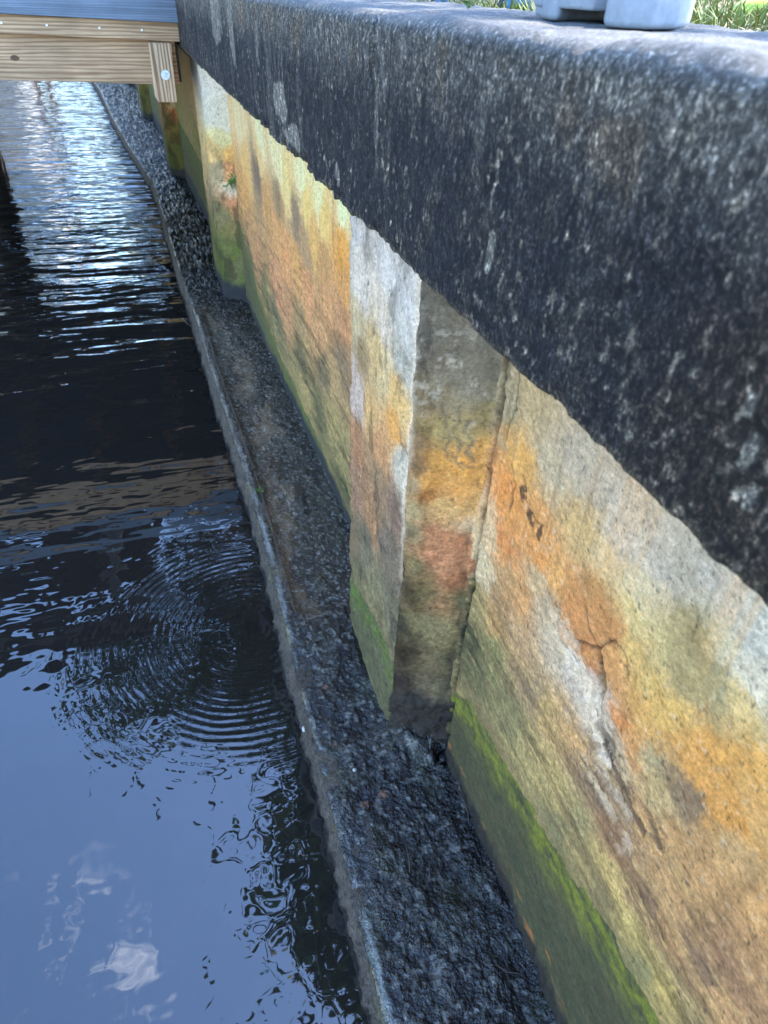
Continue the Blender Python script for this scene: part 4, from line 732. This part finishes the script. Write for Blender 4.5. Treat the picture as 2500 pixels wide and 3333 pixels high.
for i in range(17):
    y0 = 5.9+i*.155; xa, xb = -7.6, -.8
    if i == 8: xa = -3.4
    if i == 5: xb = -2.9
    if i == 11: xa = -2.2
    bm = bmesh.new(); bbox(bm, xa, xb, y0, y0+.142, ZR+.134, ZR+.16, .003); ppart('roof_board', bm, M['old'])
# ================================================================== ACROSS THE WATER (seen only mirrored)
def tree(x, y, h, cr_, n, seed, lab, z0=.6, sq=(1, 1, .8), crownz=.68, tr=.16, lean=(0, 0)):
    rg = np.random.default_rng(seed); t = thing('tree', lab, 'tree', (x, y, z0)); r_ = random.Random(seed)
    bm_ = tube([(0, 0, -.3), (.05*h*.3+lean[0]*.2, 0, h*.25), (lean[0]*.6, lean[1]*.6, h*.55), (lean[0], lean[1], h*.8)], [tr, tr*.8, tr*.5, tr*.15], 10)
    cc = np.array([lean[0], lean[1], h*crownz]); blobs = []
    for i in range(11):
        a = r_.uniform(0, 6.28); el = r_.uniform(-.5, 1); b_ = cc+np.array([math.cos(a)*cr_*sq[0]*.7, math.sin(a)*cr_*sq[1]*.7, el*cr_*sq[2]*.7]); blobs.append(b_)
        b2 = tube([(lean[0]*.5, lean[1]*.5, h*.45), tuple((np.array([lean[0]*.5, lean[1]*.5, h*.45])+b_)/2+rg.normal(0, .1*cr_, 3)), tuple(b_)], [tr*.35, tr*.2, tr*.06], 6); me_ = bpy.data.meshes.new('tmp'); b2.to_mesh(me_); b2.free(); bm_.from_mesh(me_); bpy.data.meshes.remove(me_)
    obj('trunk', bm_, M['bark'], t, True); B = np.array(blobs)
    c0 = B[rg.integers(0, len(B), n)]+rg.normal(0, 1, (n, 3))*np.array([.26, .26, .2])*cr_; s = rg.normal(0, 1, (n, 3)); s /= np.linalg.norm(s, axis=1)[:, None]; w_ = np.cross(s, rg.normal(0, 1, (n, 3))); w_ /= np.linalg.norm(w_, axis=1)[:, None]
    L_ = (.035*cr_*(.6+.8*rg.random(n)))[:, None]+.03; V = np.stack([c0-s*L_, c0+w_*L_*.45, c0+s*L_, c0-w_*L_*.45], 1).reshape(-1, 3); Fq = (np.arange(n)[:, None]*4+[0, 1, 2, 3])
    c = lin((70, 92, 42))*.7*(.5+rg.random((n, 1))); raw('crown', V, Fq, M['leaf'], t, np.repeat(c, 4, 0), False)
tree(2.0, 8.6, 6.4, 1.55, 7000, 21, 'leafy tree on the lawn behind the coping, leaning out over the water', 1.55, (1.0, 1.1, .9), .74, .14, (-2.4, -1.4))
tree(2.9, 3.2, 7.4, 1.9, 15000, 31, 'added dense tree close behind the coping and block, darkening reflections beside the wall', 1.5, (1.1, 1.6, .8), .66, .15, (-.65, .3))  # unseen crown added to keep sky out of the mud and water reflections
tree(2.9, 7.2, 8.0, 2.0, 9000, 32, 'added dense tree farther along the lawn, darkening reflections on the footing', 1.5, (.95, 1.5, .8), .66, .15, (-.7, -.2))  # second added crown, so the puddle mirrors dark leaves
tree(-6.5, 35.5, 15, 5.5, 9000, 22, 'broad tree on the far bank behind the person')
tree(-12.0, 37, 13, 4.5, 7000, 23, 'tree left of the broad one on the far bank')
tree(2.2, 37, 11, 4, 7000, 24, 'tree on the far bank close to the end of the seawall')
tree(-18.5, 20, 13, 4.5, 8000, 25, 'tree on the left bank in front of the tan house')
tree(-19.5, 8, 15, 5, 8000, 26, 'tree on the left bank beside the dock')
def house(x, y, wx, wy, h, mat, lab, nwin, face=-1, rz=0):
    t = thing('house', lab, 'house', (x, y, .55), rz); bm_ = bmesh.new(); bbox(bm_, -wx/2, wx/2, -wy/2, wy/2, -.3, h, .02); obj('wall', bm_, mat, t)
    bm_ = bmesh.new(); e = .5; v = [bm_.verts.new(c_) for c_ in ((-wx/2-e, -wy/2-e, h), (wx/2+e, -wy/2-e, h), (wx/2+e, wy/2+e, h), (-wx/2-e, wy/2+e, h), (-wx/2+wy*.3, 0, h+wy*.28), (wx/2-wy*.3, 0, h+wy*.28))]
    for f_ in ((0, 1, 5, 4), (1, 2, 5), (2, 3, 4, 5), (3, 0, 4), (3, 2, 1, 0)): bm_.faces.new([v[i] for i in f_])
    obj('roof', bm_, M['roof'], t)
    for fl in range(int(h//2.8)):
        for i in range(nwin):
            cx = -wx/2+(i+.5)*wx/nwin; bm_ = bmesh.new(); z0 = .9+fl*2.8; fw = min(.75, wx/nwin*.32)
            for a_ in ((cx-fw-.08, cx-fw, z0, z0+1.35), (cx+fw, cx+fw+.08, z0, z0+1.35), (cx-fw-.08, cx+fw+.08, z0-.09, z0-.002), (cx-fw-.08, cx+fw+.08, z0+1.352, z0+1.43)): bbox(bm_, a_[0], a_[1], -wy/2-.05, -wy/2+.03, a_[2], a_[3])
            wf = obj('window', bm_, M['white'], t); bm_ = bmesh.new(); bbox(bm_, cx-fw, cx+fw, -wy/2-.012, -wy/2+.02, z0, z0+1.35); obj('pane', bm_, M['glass'], wf)
tree(-.6, 40, 8.5, 2.6, 5000, 33, 'added slim tree on the far bank between the white and tan houses, dulling water glints')  # added out of view to tone down bright glints on the far water
house(-10, 44, 9, 7, 6.2, M['white'], 'white two storey house on the far bank', 5)
house(3.5, 46, 6, 7, 5.0, M['tan'], 'tan two storey house right of the white one on the far bank', 4)
house(-24, 26, 10, 8, 6.0, M['tan'], 'wide tan house on the left bank', 5, rz=math.radians(60))

def person():
    lx, ly = -2.05, 18.6; st = thing('float_dock', 'low floating platform moored in the canal beyond the dock', 'float', (lx-.3, ly+.2, 0)); bm_ = bmesh.new(); bbox(bm_, -1.2, 1.2, -.7, .9, -.12, .10, .02); obj('platform', bm_, M['joist'], st)
    me = bpy.data.meshes.new('body'); J = [((0, 0, .88), .13), ((0, 0, 1.05), .125), ((0, .01, 1.25), .14), ((0, .0, 1.42), .11), ((0, -.01, 1.50), .05), ((0, -.02, 1.58), .075), ((0, -.02, 1.70), .085),
        ((-.09, 0, .82), .085), ((-.11, -.02, .46), .055), ((-.11, .01, .08), .037), ((-.12, -.13, .03), .03), ((.09, 0, .82), .085), ((.12, -.03, .46), .055), ((.12, .01, .08), .037), ((.13, -.13, .03), .03),
        ((-.18, 0, 1.40), .05), ((-.23, .01, 1.12), .038), ((-.21, -.10, .90), .03), ((.18, 0, 1.40), .05), ((.23, .01, 1.12), .038), ((.21, -.10, .90), .03)]
    E_ = [(0, 1), (1, 2), (2, 3), (3, 4), (4, 5), (5, 6), (0, 7), (7, 8), (8, 9), (9, 10), (0, 11), (11, 12), (12, 13), (13, 14), (3, 15), (15, 16), (16, 17), (3, 18), (18, 19), (19, 20)]
    k0 = len(J)
    for s_, w_i, wx_ in ((-1, 17, -.21), (1, 20, .21)):
        for f_, (dx, ln) in enumerate(((-.03, .065), (-.01, .075), (.01, .07), (.03, .055))):
            J.append(((wx_+dx, -.125, .84), .009)); J.append(((wx_+dx*1.1, -.135, .84-ln), .008)); E_.append((w_i, len(J)-2)); E_.append((len(J)-2, len(J)-1))
        J.append(((wx_-s_*.035, -.13, .86), .009)); E_.append((w_i, len(J)-1))
    me.from_pydata([j[0] for j in J], E_, []); o_ = bpy.data.objects.new('person', me); C.objects.link(o_); me.materials.append(M['skin'])
    o_.location = (lx, ly, .10); sk = o_.modifiers.new('Skin', 'SKIN'); ss = o_.modifiers.new('Sub', 'SUBSURF'); ss.levels = 2; ss.render_levels = 2
    for v, j in zip(me.skin_vertices[0].data, J): v.radius = (j[1], j[1])
    me.skin_vertices[0].data[0].use_root = True
    tag(o_, 'bare legged person in dark shorts and top standing on the floating platform', 'person')
    bm_ = bmesh.new(); cyl(bm_, (-.09, 0, .93), (-.115, -.01, .56), .13, .10, 18); cyl(bm_, (.09, 0, .93), (.115, -.01, .56), .13, .10, 18); cyl(bm_, (0, 0, .84), (0, 0, 1.06), .185, .165, 20); obj('shorts', bm_, M['cloth'], o_, True)
    bm_ = bmesh.new(); cyl(bm_, (0, 0, 1.0), (0, 0, 1.28), .175, .19, 20); cyl(bm_, (0, 0, 1.28), (0, 0, 1.47), .19, .08, 20); obj('shirt', bm_, M['cloth'], o_, True)
    bm_ = bmesh.new(); bmesh.ops.create_icosphere(bm_, subdivisions=3, radius=.108); bmesh.ops.translate(bm_, verts=bm_.verts, vec=(0, .012, 1.70)); bmesh.ops.delete(bm_, geom=[v for v in bm_.verts if v.co.y < -.045 and v.co.z < 1.73], context='VERTS'); obj('hair', bm_, M['hair'], o_, True)
person()
for o_ in C.objects:                                                # the repeats of one kind form a group
    g_ = {'tree': 'trees on the lawn and the far banks', 'house': 'houses across the canal', 'stone': 'small stones on the footing', 'twig': 'twigs lying on the footing',
          'weed': 'small weeds growing on the seawall', 'flower': 'red flowers on the lawn', 'post': 'posts behind the coping'}.get(o_.get('category', ''))
    if g_ and o_.parent is None: o_['group'] = g_
